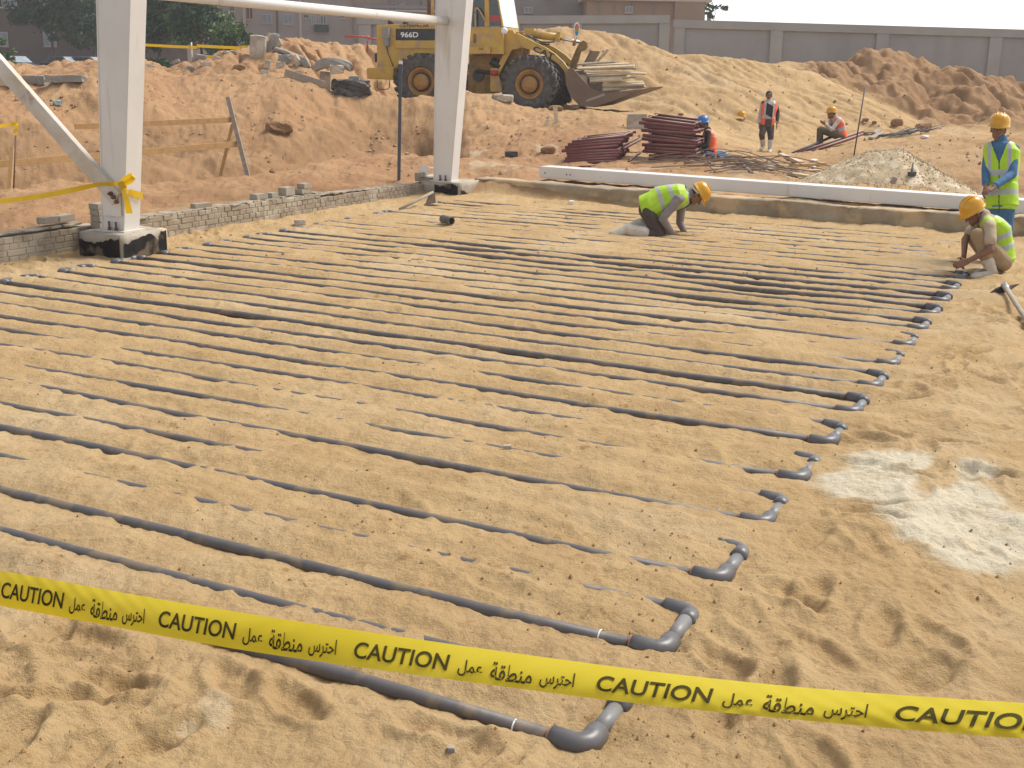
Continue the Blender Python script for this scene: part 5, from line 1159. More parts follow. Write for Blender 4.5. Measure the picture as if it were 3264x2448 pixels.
LEAFM = [mat('leaf_dark', (.014, .04, .014), .7), mat('leaf_mid', (.032, .08, .02), .65), mat('leaf_light', (.08, .15, .028), .6), mat('leaf_olive', (.05, .07, .022), .65)]
M_BARK = mat('bark', (.10, .075, .055), .95, col2=(.06, .045, .035), scale=5, bump=.4)
def tree(base, H, crowns, n, seed, label, leaf=.3, mix=(.45, .38, .12, .05), trunk=.16, name='tree', cat='tree', group=None):
    """crowns: (dx, dy, z, rx, ry, rz) ellipsoids in metres above the base"""
    r = np.random.RandomState(seed); root = empty(name, base, 0, label, cat, group)
    bm = bmesh.new(); pts = [base+V((0, 0, -.3)), base+V((.1, 0, H*.2)), base+V((-.05, .1, H*.42)), base+V((0, 0, H*.7))]; path_tube(bm, spl(pts, 4), [trunk*(1-.06*i) for i in range(13)], 8)
    for c in crowns: path_tube(bm, spl([base+V((0, 0, H*.3)), base+V((c[0]*.5, c[1]*.5, (H*.3+c[2])/2)), base+V((c[0], c[1], c[2]))], 4), [trunk*.55*(1-.09*i) for i in range(9)], 6)
    fin('trunk', bm, M_BARK, root, True, True)
    vol = np.array([c[3]*c[4]*c[5] for c in crowns])**.67; vol /= vol.sum(); vs = []; mi = []
    for ci, c in enumerate(crowns):
        m_ = int(n*vol[ci]); nc = max(6, m_//55); cl = r.randn(nc, 3); cl /= np.linalg.norm(cl, axis=1)[:, None]; cl *= (.35+.65*r.rand(nc, 1)**.5); tone = r.rand(nc)
        for k in range(m_):
            q_ = r.randint(nc); p = cl[q_]+r.randn(3)*.13; o_ = V((c[0]+p[0]*c[3], c[1]+p[1]*c[4], c[2]+p[2]*c[5]))
            ax = V(r.randn(3)).normalized(); b_ = ax.orthogonal().normalized(); c_ = ax.cross(b_); s = leaf*(.6+.8*r.rand())
            pc = base+o_; vs += [pc-b_*s*.5, pc+c_*s*.28, pc+b_*s*.5, pc-c_*s*.28]
            t = tone[q_]*.75+r.rand()*.25; mi.append(0 if t < mix[0] else 1 if t < mix[0]+mix[1] else 2 if t < mix[0]+mix[1]+mix[2] else 3)
    me = bpy.data.meshes.new('crown'); nf = len(mi); me.from_pydata([tuple(v) for v in vs], [], [(4*i, 4*i+1, 4*i+2, 4*i+3) for i in range(nf)])
    for m in LEAFM: me.materials.append(m)
    me.polygons.foreach_set('material_index', np.array(mi, np.int32)); mesh_obj('crown', me, LEAFM, root, True)
def tbase(x, Z, z=None): p = at(x, 200, Z); return V((p.x, p.y, .9 if z is None else z))
DK = (.6, .32, .05, .03)
tree(tbase(168, 98), 9, [(0, 0, 7, 2.6, 2.2, 3.2), (-1.6, 0, 5.2, 1.7, 1.6, 1.7), (2.2, 0, 5.6, 2.1, 2, 2.4), (3.2, .5, 3.2, 1.6, 1.5, 1.3), (1.0, -.5, 3.6, 1.4, 1.2, 1.0)], 9000, 1, 'dark dense tree left of the nearer white column', mix=DK, leaf=.32)
tree(tbase(300, 104), 9, [(0, 0, 7, 2.6, 2.4, 3.6), (-1, 0, 3.6, 1.7, 1.6, 1.5)], 6500, 12, 'very dark tree half hidden behind the nearer white column', mix=(.8, .17, .02, .01), leaf=.34)
tree(tbase(505, 80), 9, [(-.7, 0, 5.2, 1.7, 1.7, 2.8), (.9, 0, 5.6, 1.6, 1.5, 3.0), (-.2, -.5, 3.2, 1.7, 1.4, 1.2), (2.0, 0, 3.4, 1.0, 1.0, 1.3)], 9000, 2, 'tall dark green tree just right of the nearer white column', mix=(.45, .38, .12, .05), leaf=.27)
tree(tbase(640, 76), 8, [(0, 0, 5.0, 1.3, 1.3, 2.4), (.5, 0, 3.2, 1.5, 1.3, 1.2), (-.9, 0, 3.6, 1.1, 1, 1.5)], 6500, 3, 'green tree with upright crown in the middle of the right hand tree group', mix=(.32, .42, .2, .06), leaf=.25)
tree(tbase(738, 72), 5, [(0, 0, 2.7, .85, .8, 1.3), (.65, 0, 2.2, .65, .6, .8), (-.7, 0, 2.3, .7, .7, 1.0), (1.2, 0, 2.3, .3, .3, .7)], 4200, 4, 'light green bushy small tree at the right end of the tree group', mix=(.14, .36, .42, .08), leaf=.2, trunk=.1)
tree(tbase(8, 70), 2.6, [(0, 0, 1.6, .7, .6, .6), (.6, 0, 1.2, .5, .5, .4)], 900, 5, 'small pale shrub in front of the far left building', mix=(.2, .35, .25, .2), leaf=.18, trunk=.06, name='shrub', cat='shrub')
tree(tbase(500, 70), 2.0, [(0, 0, 1.0, .9, .6, .5)], 1000, 6, 'low dark shrub under the tall tree right of the nearer column', mix=(.35, .4, .15, .1), leaf=.18, trunk=.06, name='shrub', cat='shrub')
tree(tbase(668, 68), 2.0, [(0, 0, 1.0, .9, .6, .55)], 1100, 7, 'low olive shrub beneath the yellow tape by the tree group', mix=(.3, .35, .15, .2), leaf=.18, trunk=.06, name='shrub', cat='shrub')
tree(tbase(2246, 90, .9), 7, [(0, 0, 5.0, .9, .8, 1.3), (.7, 0, 6.0, .9, .5, .5), (.3, 0, 4.1, .8, .6, .8)], 420, 8, 'sparse thin tree at the end of the tan building against the sky', mix=(.4, .4, .1, .1), leaf=.3, trunk=.08)

M_CARS = [mat('car_dark_grey', (.06, .06, .065), .25, .3), mat('car_charcoal', (.03, .03, .033), .25, .3), mat('car_silver_grey', (.12, .12, .13), .25, .4)]
def make_car(p, yaw, m, label):
    root = empty('parked_car', p, yaw, label, 'car', 'cars parked beyond the mound')
    bm = bmesh.new(); prof = [(-2.15, .35), (-2.2, .75), (-2.1, .92), (-1.45, .98), (1.05, .98), (1.95, .84), (2.15, .65), (2.15, .35)]
    prism(bm, prof, -.83, .83); body = fin('body', bm, m, root, bevel=.06)
    bm = bmesh.new(); cab = [(-1.75, .97), (-1.15, 1.38), (-.6, 1.44), (.25, 1.42), (1.12, .97)]; a = [bm.verts.new((x, -.76+(z-.97)*.3, z)) for x, z in cab]; b = [bm.verts.new((x, .76-(z-.97)*.3, z)) for x, z in cab]
    for i in range(4): bm.faces.new((a[i], a[i+1], b[i+1], b[i]))
    bm.faces.new(a[::-1]); bm.faces.new(b); bmesh.ops.recalc_face_normals(bm, faces=bm.faces[:]); fin('cabin', bm, m, root, bevel=.03)
    def pane(nm, pts, mm):
        bm = bmesh.new(); bm.faces.new([bm.verts.new(q) for q in pts]); bmesh.ops.solidify(bm, geom=bm.faces[:], thickness=.012); fin(nm, bm, mm, root)
    pane('windscreen', [(.34, -.58, 1.40), (.34, .58, 1.40), (1.10, .68, 1.0), (1.10, -.68, 1.0)], M_SCREEN)
    for s in (-1, 1):
        f = lambda x, z: (x, s*(.775-(z-.97)*.3), z)
        pane('side_window', [f(-.15, 1.03), f(.85, 1.03), f(.2, 1.36), f(-.15, 1.37)], M_GLASS); pane('side_window', [f(-1.3, 1.03), f(-.25, 1.03), f(-.25, 1.38), f(-.95, 1.34)], M_GLASS)
    for x in (-1.3, 1.35):
        for s in (-1, 1):
            bm = bmesh.new(); lathe(bm, [(.32, s*.66), (.33, s*.72), (.32, s*.845), (.2, s*.85)], (x, 0, .32), 'Y', 20); fin('wheel', bm, M_TYRE, root)
for x, y, k, yw, lb in ((48, 177, 0, -.75, 'dark grey car whose pale windscreen shows over the mound at the far left'), (215, 179, 1, -.6, 'charcoal car showing just its roof and windscreen left of the nearer column'), (292, 180, 2, -.3, 'grey car roof partly hidden behind the nearer white column')):
    p = at(x, y, 82); make_car(V((p.x, p.y, p.z-1.44)), yw, M_CARS[k], lb)

# ------------------------------------------------------------------ rubble
M_RUB = mat('rubble_concrete', (.42, .355, .275), .95, col2=(.30, .25, .19), scale=3, bump=.5, bscale=12, col3=(.50, .43, .34), scale3=2)
M_RUBG = mat('grey_concrete', (.33, .305, .27), .95, col2=(.25, .23, .20), scale=2.5, bump=.4, bscale=14)
M_CLOD = mat('clod', (.30, .17, .085), .95, col2=(.22, .12, .055), scale=5, bump=.5)
M_PAPER = mat('white_paper', (.78, .76, .72), .8); M_WSTONE = mat('white_stone', (.70, .66, .58), .8)
def rock(px, w, h, m, label, depth=None, rz=0.0, tilt=0.0, rough=.12, rnd=None, name='rubble_chunk', cat='rubble', group='concrete rubble on the mound', cuts=4, seed=0, Z=None, bend=0.0, sink=.12):
    """a broken block that rests where the photo shows its lower edge (px), w and h in photo pixels"""
    p = hit(*px) if Z is None else at(px[0], px[1], Z); k = (p-V(CAMP)).dot(V(FW))/F; W, H = w*k, h*k; D = depth or W*.7
    bm = bmesh.new(); bmesh.ops.create_cube(bm, size=1); bmesh.ops.subdivide_edges(bm, edges=bm.edges[:], cuts=cuts, use_grid_fill=True)
    r = np.random.RandomState(seed+int(px[0])); o1, o2 = r.rand()*50, r.rand()*50
    rd = (.75 if m in (M_CLOD, M_PAPER, M_WSTONE) else .22) if rnd is None else rnd
    for v in bm.verts:
        v.co = v.co.lerp(v.co.normalized()*.56, rd); c = v.co.copy(); n = V([noise2(np.array([c[i]*2.3+o1+i*7]), np.array([c[(i+1) % 3]*2.3+o2+c[(i+2) % 3]*2]))[0] for i in range(3)]); n2 = V([noise2(np.array([c[i]*6+o2]), np.array([c[(i+1) % 3]*6+o1+c[(i+2) % 3]*5]))[0] for i in range(3)])
        v.co = c*(1-.10*max(0, c.length-.62))+n*rough+n2*rough*.4
        v.co = V((v.co.x*W, v.co.y*D, v.co.z*H-bend*(2*v.co.x)**2*H))
    M_ = Matrix.Rotation(rz, 4, 'Z') @ Matrix.Rotation(tilt, 4, 'Y')
    o = fin(name, bm, m, None); o.matrix_world = Matrix.Translation(p+V((0, D*.3, H*(.5-sink)))) @ M_; return tag(o, label, cat, group)
zC = lambda x, y: (700+x*.27125, y*.27125)
rock(zC(455, 668), 195*.271, 275*.271, M_RUB, 'upright concrete stump standing on top of the rubble mound', depth=.5, tilt=.06, rough=.04, cuts=5)
rock(zC(800, 640), 340*.271, 42*.271, M_RUBG, 'thin flat slab lying down the slope beside the stump', depth=.6, tilt=.32, rough=.05)
rock(zC(765, 752), 150*.271, 120*.271, M_RUBG, 'pitted grey chunk in the middle of the rubble', rough=.16)
rock(zC(905, 770), 70*.271, 140*.271, M_RUB, 'pale slab standing on edge right of the pitted chunk', tilt=-.55, rough=.06, depth=.3)
rock(zC(1005, 790), 75*.271, 140*.271, M_RUBG, 'grey slab leaning on edge left of the arched slab', tilt=-.5, rough=.06, depth=.3)
pil_ = rock((1037, 282), 38, 62, M_RUB, 'short pale pillar under the arched slab', depth=.35, rough=.04, tilt=.05)
rock((1060, 214), 118, 30, M_RUBG, 'big arched slab lying on top of the pale pillar', depth=.7, rough=.05, bend=.55, cuts=6, sink=0, Z=33.5)
rock((1073, 232), 40, 26, M_RUB, 'round chunk wedged below the arched slab', rough=.12, Z=33.2)
rock((853, 215), 18, 26, M_RUB, 'small pale brick-like chunk below the stump', tilt=.15, rough=.05)
rock((843, 236), 28, 14, M_RUB, 'small flat pale chunk at the foot of the slope', rough=.1)
rock((762, 222), 36, 20, M_CLOD, 'dark reddish earth clod left of the small pale chunks', rough=.15, cat='clod', name='earth_clod', group='earth clods')
rock((893, 216), 26, 20, M_RUB, 'rounded chunk just right of the small brick-like chunk', rough=.15)
rock((866, 160), 22, 60, M_RUBG, 'dark broken piece tilted against the stump', tilt=.5, rough=.15)
rock((858, 118), 16, 14, M_RUB, 'small white chunk perched beside the stump top', rough=.12)
rock((884, 146), 22, 32, M_RUB, 'pale sliver right of the stump', tilt=-.5, rough=.1)
for k, (x, y, w, h) in enumerate(((640, 188, 38, 15), (655, 212, 30, 16), (623, 196, 22, 14), (690, 190, 24, 12), (560, 200, 22, 9), (480, 214, 22, 9), (610, 222, 26, 12), (720, 170, 20, 10), (745, 172, 16, 10), (948, 238, 30, 14), (966, 252, 26, 12))):
    rock((x, y), w, h, M_RUB if k % 2 else M_RUBG, 'small broken concrete piece scattered left of the stump or along the mound foot', tilt=rng.uniform(-.4, .4), rough=.12, group='small scattered concrete pieces', cuts=3)
zD = lambda x, y: (x*.217, 130+y*.217)
rock(zD(455, 625), 200*.217, 120*.217, M_RUBG, 'left broken kerb piece embedded in the bank at the far left', depth=.4, rough=.05, cat='slab', name='concrete_slab', group='broken slab pieces in the bank', rnd=.05, sink=.05)
rock(zD(612, 640), 112*.217, 130*.217, M_RUBG, 'short middle kerb piece embedded in the bank', depth=.4, rough=.06, cat='slab', name='concrete_slab', group='broken slab pieces in the bank', rnd=.05, sink=.05)
rock(zD(950, 605), 560*.217, 100*.217, M_RUBG, 'long grey slab embedded in the bank left of the nearer column', depth=.5, rough=.04, tilt=-.03, cat='slab', name='concrete_slab', group='broken slab pieces in the bank', cuts=6, rnd=.0, sink=.05)
a_, b_ = at(-60, 226, 29.0), at(40, 262, 28.6); tag(board(a_, b_, .28, .12, M_WOODP, None, 'timber_beam'), 'pale squared timber lying on the bank at the far left edge', 'timber')
rock(zD(840, 948), 130*.217, 88*.217, mat('pale_green_bag', (.42, .46, .42), .7, col2=(.30, .35, .32), scale=8, bump=.4), 'crumpled pale green bag in the hollow left of the nearer column', rough=.2, name='plastic_bag', cat='bag', group='litter', cuts=6, seed=9, rnd=.6)
rock((1118, 300), 105, 50, mat('dark_sheet', (.035, .033, .032), .5, col2=(.11, .10, .09), scale=7, bump=.5), 'crumpled dark sheet of waste left of the loader', depth=.7, rough=.22, name='waste_sheet', cat='sheet', group='litter', cuts=7, seed=4)
a_, b_ = hit(908, 246), hit(1035, 284); a_.z += .12; b_.z += .1; tag(board(a_, b_, .2, .06, M_WOODG, None, 'plank'), 'weathered board lying below the rubble chunks', 'plank')
rock((1128, 262), 30, 22, M_RUBG, 'pale lump on top of the crumpled dark sheet', rough=.15, Z=32)
rock((886, 425), 75, 42, M_CLOD, 'large reddish boulder of earth on the trench slope behind the timber rails', rough=.14, cat='clod', name='earth_clod', group='earth clods', cuts=6)
rock((1770, 352), 45, 16, M_CLOD, 'flat earth clod on the slope above the tube stacks', rough=.15, cat='clod', name='earth_clod', group='earth clods')
rock((1748, 488), 42, 24, M_CLOD, 'earth clod half buried left of the tube stacks', rough=.12, cat='clod', name='earth_clod', group='earth clods')
rock((1835, 345), 26, 12, M_RUB, 'pale stone under the loader bucket', rough=.12)
rock((1605, 322), 62, 22, M_RUB, 'broken slab pieces just left of the loader front wheel', rough=.14)
rock((1630, 500), 40, 20, mat('dark_can', (.05, .05, .055), .5), 'small dark can lying on the slope right of the farther column', rough=.06, name='tin_can', cat='can', group='litter')
for x, y, w, h, lb in ((2862, 400, 34, 24, 'larger brown clod on the right slope'), (2760, 388, 18, 13, 'small round clod left of another on the right slope'), (2787, 394, 14, 10, 'smaller clod beside the round one on the right slope'), (2170, 368, 16, 8, 'tiny dark clod above the blue hard hat'), (2945, 420, 46, 30, 'dark brown clod at the foot of the brown heap')):
    rock((x, y), w, h, M_CLOD, lb, rough=.14, cat='clod', name='earth_clod', group='earth clods')
rock((955, 718), 34, 20, M_RUB, 'white wedge-shaped stone by the wall below the loose brick heap', rough=.12, cat='stone', name='stone', group='stones on the sand')
rock((1821, 652), 18, 15, M_WSTONE, 'white stone at the foot of the kerb left of the kneeling man', rough=.1, cat='stone', name='stone', group='stones on the sand')
rock((1437, 2398), 24, 20, M_RUBG, 'grey pebble in the foreground below the caution tape', rough=.08, cat='stone', name='stone', group='stones on the sand')
rock((1617, 1432), 26, 14, M_RUB, 'pale pebble lying between pipes mid sand bed', rough=.08, cat='stone', name='stone', group='stones on the sand')
# red pipe rail, yellow tapes and white picket by the trees
rl = empty('red_rail', drop(at(1172, 160, 39.5)), 0, 'red tubular rail standing on the mound left of the loader', 'rail')
for (xa, ya, xb, yb) in ((1098, 115, 1174, 118), (1172, 112, 1170, 166), (1172, 122, 1200, 124)):
    bm = bmesh.new(); tube(bm, at(xa, ya, 39.5), at(xb, yb, 39.5), .03, n=8); fin('tube', bm, M_RED, rl, False, True)
ZT = 37.2
def far_tape(pts, w, label):
    bm = bmesh.new(); ribbon(bm, spl([at(x, y, ZT) for x, y in pts], 4), w, up); tag(fin('barrier_tape', bm, M_TAPE2), label, 'caution tape', 'far yellow barrier tapes')
far_tape([(440, 142), (550, 148), (627, 151)], .085, 'left half of the upper yellow tape strung before the trees')
far_tape([(627, 146), (700, 150), (768, 153)], .09, 'right half of the upper yellow tape strung before the trees')
far_tape([(768, 149), (790, 149)], .07, 'short yellow tape end tied beside the concrete stump')
far_tape([(627, 181), (655, 181), (678, 181)], .09, 'short lower yellow tape beneath the others by the trees')
bm = bmesh.new(); pk = drop(at(612, 190, ZT)); tube(bm, pk-V((0, 0, .1)), at(610, 135, ZT), .022, n=8); tag(fin('picket', bm, M_WHITE2), 'thin white picket holding the far yellow tape', 'picket')

# ------------------------------------------------------------------ scaffold frames in two stacks
M_TUBE = mat('red_oxide_tube', (.17, .042, .042), .6, col2=(.13, .042, .04), scale=6)
def dusty(m, dust=(.36, .25, .16, 1)):
    nt = m.node_tree; p = nt.nodes['Principled BSDF']; src = p.inputs['Base Color'].links[0].from_socket; g = nt.nodes.new('ShaderNodeNewGeometry'); s = nt.nodes.new('ShaderNodeSeparateXYZ'); nt.links.new(g.outputs['Normal'], s.inputs[0])
    n = nt.nodes.new('ShaderNodeTexNoise'); n.inputs['Scale'].default_value = 9; tcn = nt.nodes.new('ShaderNodeTexCoord'); nt.links.new(tcn.outputs['Object'], n.inputs[0])
    a = nt.nodes.new('ShaderNodeMath'); a.operation = 'MULTIPLY_ADD'; a.inputs[1].default_value = .5; nt.links.new(n.outputs[0], a.inputs[0]); nt.links.new(s.outputs[2], a.inputs[2])
    r = nt.nodes.new('ShaderNodeMapRange'); r.inputs[1].default_value = .8; r.inputs[2].default_value = 1.1; r.inputs[4].default_value = .9; nt.links.new(a.outputs[0], r.inputs[0])
    x = nt.nodes.new('ShaderNodeMix'); x.data_type = 'RGBA'; nt.links.new(r.outputs[0], x.inputs[0]); nt.links.new(src, x.inputs[6]); x.inputs[7].default_value = dust; nt.links.new(x.outputs[2], p.inputs['Base Color'])
dusty(M_TUBE)
zBq = lambda x, y, Z: at(1740+x*.27125, 350+y*.27125, Z)
def frame(pa, pb, Z, back, label, grp, ext=.10, cr=(.06, .94), tilt=0.0):
    a, b = zBq(pa[0], pa[1], Z), zBq(pb[0], pb[1], Z+tilt); root = empty('scaffold_frame', (a+b)/2, 0, label, 'scaffold frame', grp)
    d = (b-a).normalized(); bk = V(back)
    for nm, p0, p1 in (('long_tube', a, b), ('long_tube', a+bk, b+bk), ('long_tube', a+bk*.5, b+bk*.5)):
        bm = bmesh.new(); tube(bm, p0, p1, .034, n=12, hollow=.78); fin(nm, bm, M_TUBE, root, False, True)
    for t in cr:
        q = a.lerp(b, t); bm = bmesh.new(); tube(bm, q+bk*.02, q+bk*1.12, .022, n=10, hollow=.75); fin('cross_tube', bm, M_TUBE, root, False, True)
LS = [((195, 632), (828, 600)), ((215, 605), (832, 565)), ((228, 577), (858, 532)), ((250, 545), (870, 500)), ((240, 505), (868, 472)), ((185, 484), (845, 420)), ((225, 442), (880, 382)), ((258, 410), (912, 347)), ((308, 378), (938, 306))]
nms = ['bottom', 'second', 'third', 'fourth', 'fifth', 'sixth', 'seventh', 'eighth', 'ninth', 'tenth', 'eleventh', 'twelfth']
for k, (a_, b_) in enumerate(LS): frame(a_, b_, 24.0, (.24+.02*(k % 3), .78, .05), ('bottom' if k == 0 else 'top' if k == len(LS)-1 else nms[k]+' from below') + ' dark red tube frame of the left stack', 'dark red scaffold frames in two stacks')
RS = [((1203, 612), (1822, 622)), ((1206, 585), (1850, 592)), ((1212, 540), (1862, 562)), ((1137, 485), (1790, 522)), ((1160, 450), (1775, 486)), ((1130, 410), (1762, 432)), ((1127, 340), (1802, 402)), ((1137, 298), (1790, 376)), ((1122, 240), (1760, 285)), ((1157, 192), (1782, 256)), ((1095, 150), (1742, 215)), ((1130, 106), (1756, 184))]
for k, (a_, b_) in enumerate(RS): frame(a_, b_, 24.3, (.30+.03*(k % 2), .62, .03+.02*(k % 3)), ('bottom' if k == 0 else 'top' if k == len(RS)-1 else nms[k]+' from below') + ' dark red tube frame of the right stack', 'dark red scaffold frames in two stacks', tilt=-.25)
def tube_thing(pa, pb, Za, Zb, r, m, label, grp, f=zBq, name='loose_tube', cat='tube'):
    bm = bmesh.new(); tube(bm, f(*pa, Za), f(*pb, Zb), r, n=10, hollow=.75); return tag(fin(name, bm, m), label, cat, grp)
tube_thing((970, 612), (1110, 505), 24.0, 24.9, .025, M_TUBE, 'loose tube end leaning in the gap between the two stacks', 'loose dusty tubes')
tube_thing((1035, 655), (1068, 575), 23.9, 24.8, .022, M_TUBE, 'short loose tube standing low in the gap between the stacks', 'loose dusty tubes')
tube_thing((905, 462), (1112, 352), 23.9, 25.0, .026, M_TUBE, 'loose tube jutting right from the middle of the left stack', 'loose dusty tubes')
tube_thing((900, 425), (1080, 332), 24.0, 25.0, .024, M_TUBE, 'loose tube jutting right just above another from the left stack', 'loose dusty tubes')
tube_thing((1800, 452), (1970, 484), 24.6, 24.2, .022, M_TUBE, 'loose tube jutting out by the crouching man in blue hat', 'loose dusty tubes')
tube_thing((390, 668), (900, 648), 23.6, 24.0, .02, M_TUBE, 'loose tube on the ground in front of the left stack', 'loose dusty tubes')
p = hit(1740+1085*.27125, 350+200*.27125); rock((2030, 408), 62, 50, M_RUB, 'pale plaster slab leaning on the slope behind the stacks', depth=.12, rough=.06, name='plaster_slab', cat='slab', group='litter', cuts=5)
# blue tub
tb2 = zBq(2065, 655, 24.2); bm = bmesh.new(); lathe(bm, [(.14, 0), (.24, .17), (.25, .18), (.235, .17), (.13, .015)], (0, 0, 0), 'Z', 24)
o = fin('plastic_tub', bm, mat('blue_plastic', (.07, .14, .24), .5, col2=(.10, .17, .26), scale=5), None); o.location = tb2+V((0, 0, .02)); o.rotation_euler = (.35, .55, 0); tag(o, 'dusty blue plastic tub tipped over beside the crouching man', 'tub')

# ------------------------------------------------------------------ reinforcing steel and boards in the middle distance
M_REBAR = mat('rebar', (.15, .105, .08), .8, col2=(.22, .155, .105), scale=10)
M_REBARD = mat('dark_rebar', (.035, .032, .034), .6, col2=(.07, .06, .055), scale=10)
bm = bmesh.new(); r = random.Random(21)
for k in range(48):
    x = r.triangular(2060, 2560, 2360); y = 505+(x-2000)*.075+r.uniform(-22, 30); p = hit(x, y); L_ = r.uniform(.3, 1.0); an = r.gauss(-.12, .25); dr = V((math.cos(an), math.sin(an), 0)); h_ = r.uniform(.02, .20)*(1 if x > 2150 else .5)
    pts = [p-dr*L_+V((0, 0, h_*r.uniform(0, 1.2))), p+V((0, 0, h_*1.3+.02)), p+dr*L_+V((0, r.uniform(-.15, .15), h_*r.uniform(0, 1.2)))]
    for q in pts: q.z = max(q.z, ground_z(q.x, q.y)+.01)
    path_tube(bm, spl(pts, 4), r.uniform(.007, .012), 6)
tag(fin('rebar_heap', bm, M_REBAR), 'tangled heap of rusty reinforcing bars behind the white beam', 'rebar', kind='stuff')
cg = empty('rebar_cage', zBq(2100, 640, 23.2), 0, 'small rusty bar cage standing in the rebar heap', 'rebar cage')
z6 = lambda x, y, Z: at(1700+x*.45208, 330+y*.45208, Z)
bm = bmesh.new()
for x in (1435, 1480, 1540, 1590): tube(bm, z6(x, 500, 22.6), z6(x+25, 405+(x % 20), 22.9), .009, n=6)
for y in (430, 455, 480): tube(bm, z6(1425, y, 22.6), z6(1610, y-8, 22.8), .008, n=6)
fin('bars', bm, M_RUST, cg, False, True)
BD = [((1745, 357), (1888, 416), 27.5, 25.5, .14, .05, M_WOODP, 'pale board lying slantwise in front of the walking man'), ((1815, 437), (2055, 426), 23.6, 24.0, .11, .06, M_WOOD, 'brown board lying across others right of the rebar heap'), ((1588, 432), (1692, 490), 23.8, 22.9, .18, .04, M_WOODP, 'wide pale board under the rebar heap'),
      ((1815, 502), (2112, 578), 22.6, 21.3, .16, .05, M_WOODP, 'thick board at the foot of the gravel pile by the beam'), ((1480, 428), (1536, 530), 22.8, 22.0, .06, .03, M_WOODG, 'grey stick poking up through the rebar heap'), ((1690, 440), (1850, 470), 24.0, 23.4, .10, .03, M_WOODP, 'half hidden pale board in the rebar heap'),
      ((1310, 362), (1380, 352), 25.0, 25.2, .07, .04, M_WOODP, 'short pale stick right of the blue tub'), ((1860, 488), (2010, 470), 23.2, 23.4, .12, .03, M_WOODP, 'thin light board near the white paper scraps')]
for (xa, ya), (xb, yb), Za, Zb, w, t, m, lb in BD:
    a_, b_ = z6(xa, ya, Za), z6(xb, yb, Zb)
    for q in (a_, b_): q.z = max(q.z, ground_z(q.x, q.y)+t*.6)
    tag(board(a_, b_, w, t, m, None, 'plank', face=(0, 0, 1)), lb, 'plank', 'planks lying around the rebar heap')
for (x, y), lb in (((2594, 516), 'white paper scrap behind the boards by the gravel pile'), ((2588, 537), 'white paper scrap in front of the other by the gravel pile'), ((2950, 440), 'crumpled white paper on the ledge left of the standing man'), ((2455, 400), 'tiny white scrap right of the stake')):
    rock((x, y), 24, 10, M_PAPER, lb, rough=.2, name='paper_scrap', cat='paper', group='white paper scraps', cuts=4, depth=.12)
# standing laths on the slope
for xa, ya, xb, yb, lb in ((1769, 341, 1774, 393, 'taller pale lath stuck in the slope right of the farther column'), (1748, 381, 1738, 401, 'shorter pale lath leaning beside the taller one')):
    p = hit(xb, yb); Zp = (p-V(CAMP)).dot(V(FW)); tag(board(at(xa, ya, Zp), at(xb, yb+3, Zp), .10, .03, M_WOODP, None, 'lath'), lb, 'lath', 'laths on the slope')
# tall bar stake, tubes under the sitting man, bar bundle on the ledge
p = hit(2720, 497); Zp = (p-V(CAMP)).dot(V(FW)); bm = bmesh.new(); tube(bm, p-V((0, 0, .15)), at(2757, 281, Zp), .016, n=8); tag(fin('rebar_stake', bm, M_REBARD), 'tall dark reinforcing bar standing upright behind the gravel pile', 'stake')
z7 = lambda x, y, Z: at(2400+x*.3906, 250+y*.3906, Z)
zs = (SITP-V(CAMP)).dot(V(FW))
for k, (pa, pb, m, lb) in enumerate((((305, 628), (760, 478), M_TUBE, 'nearest red tube under the sitting man'), ((330, 622), (900, 430), M_TUBE, 'longest red tube under the sitting man'), ((390, 625), (895, 455), M_TUBE, 'low red tube in front of the sitting man seat'), ((300, 622), (640, 478), M_REBARD, 'dark tube farthest left under the sitting man'), ((365, 632), (830, 482), M_TUBE, 'lowest red tube below the sitting man'))):
    a_, b_ = z7(pa[0], pa[1], zs-1.0-.04*k), z7(pb[0], pb[1], zs+.3-.04*k)
    bm = bmesh.new(); tube(bm, a_, b_, .035, n=10, hollow=.75); tag(fin('steel_tube', bm, m), lb, 'tube', 'tubes under the sitting man')
for pa, pb, lb in (((888, 452), (992, 458), 'flat board right of the sitting man'), ((960, 500), (1052, 460), 'slanting board end right of the sitting man'), ((985, 462), (1024, 436), 'short board tip behind the slanting board')):
    a_, b_ = hit(2400+pa[0]*.3906, 250+pa[1]*.3906), hit(2400+pb[0]*.3906, 250+pb[1]*.3906); a_.z += .04; b_.z += .06
    if (b_-a_).length > 2: b_ = a_+(b_-a_).normalized()*1.2
    tag(board(a_, b_, .14, .05, M_WOODG, None, 'plank', face=(0, 0, 1)), lb, 'plank', 'planks by the sitting man')
bm = bmesh.new()
for k in range(26):
    x = r.uniform(1090, 1440); y = 490-(x-1090)*.13+r.uniform(-8, 8); p = hit(2400+x*.3906, 250+y*.3906); an = r.gauss(.35, .3); dr = V((math.cos(an), math.sin(an), .05)); L_ = r.uniform(.25, .7); path_tube(bm, [p-dr*L_+V((0, 0, .05)), p+V((0, 0, .09)), p+dr*L_+V((0, 0, r.uniform(.05, .25)))], .011, 6)
tag(fin('rebar_heap', bm, M_REBARD), 'dark bundle of reinforcing bars on the ledge right of the sitting man', 'rebar', kind='stuff')
hp_ = hit(2100+497*.5262, 722*.5262); helmet(hp_+V((0, 0, .06)), V((.6, -.8, 0)).normalized(), V((-.8, -.6, 0)).normalized(), V((0, 0, 1)), None, M_HAT, 1.05); ho = [o for o in bpy.data.objects if o.name.startswith('hard_hat') and o.parent is None][-1]; tag(ho, 'empty yellow hard hat lying on the slope left of the standing bareheaded man', 'hard hat')

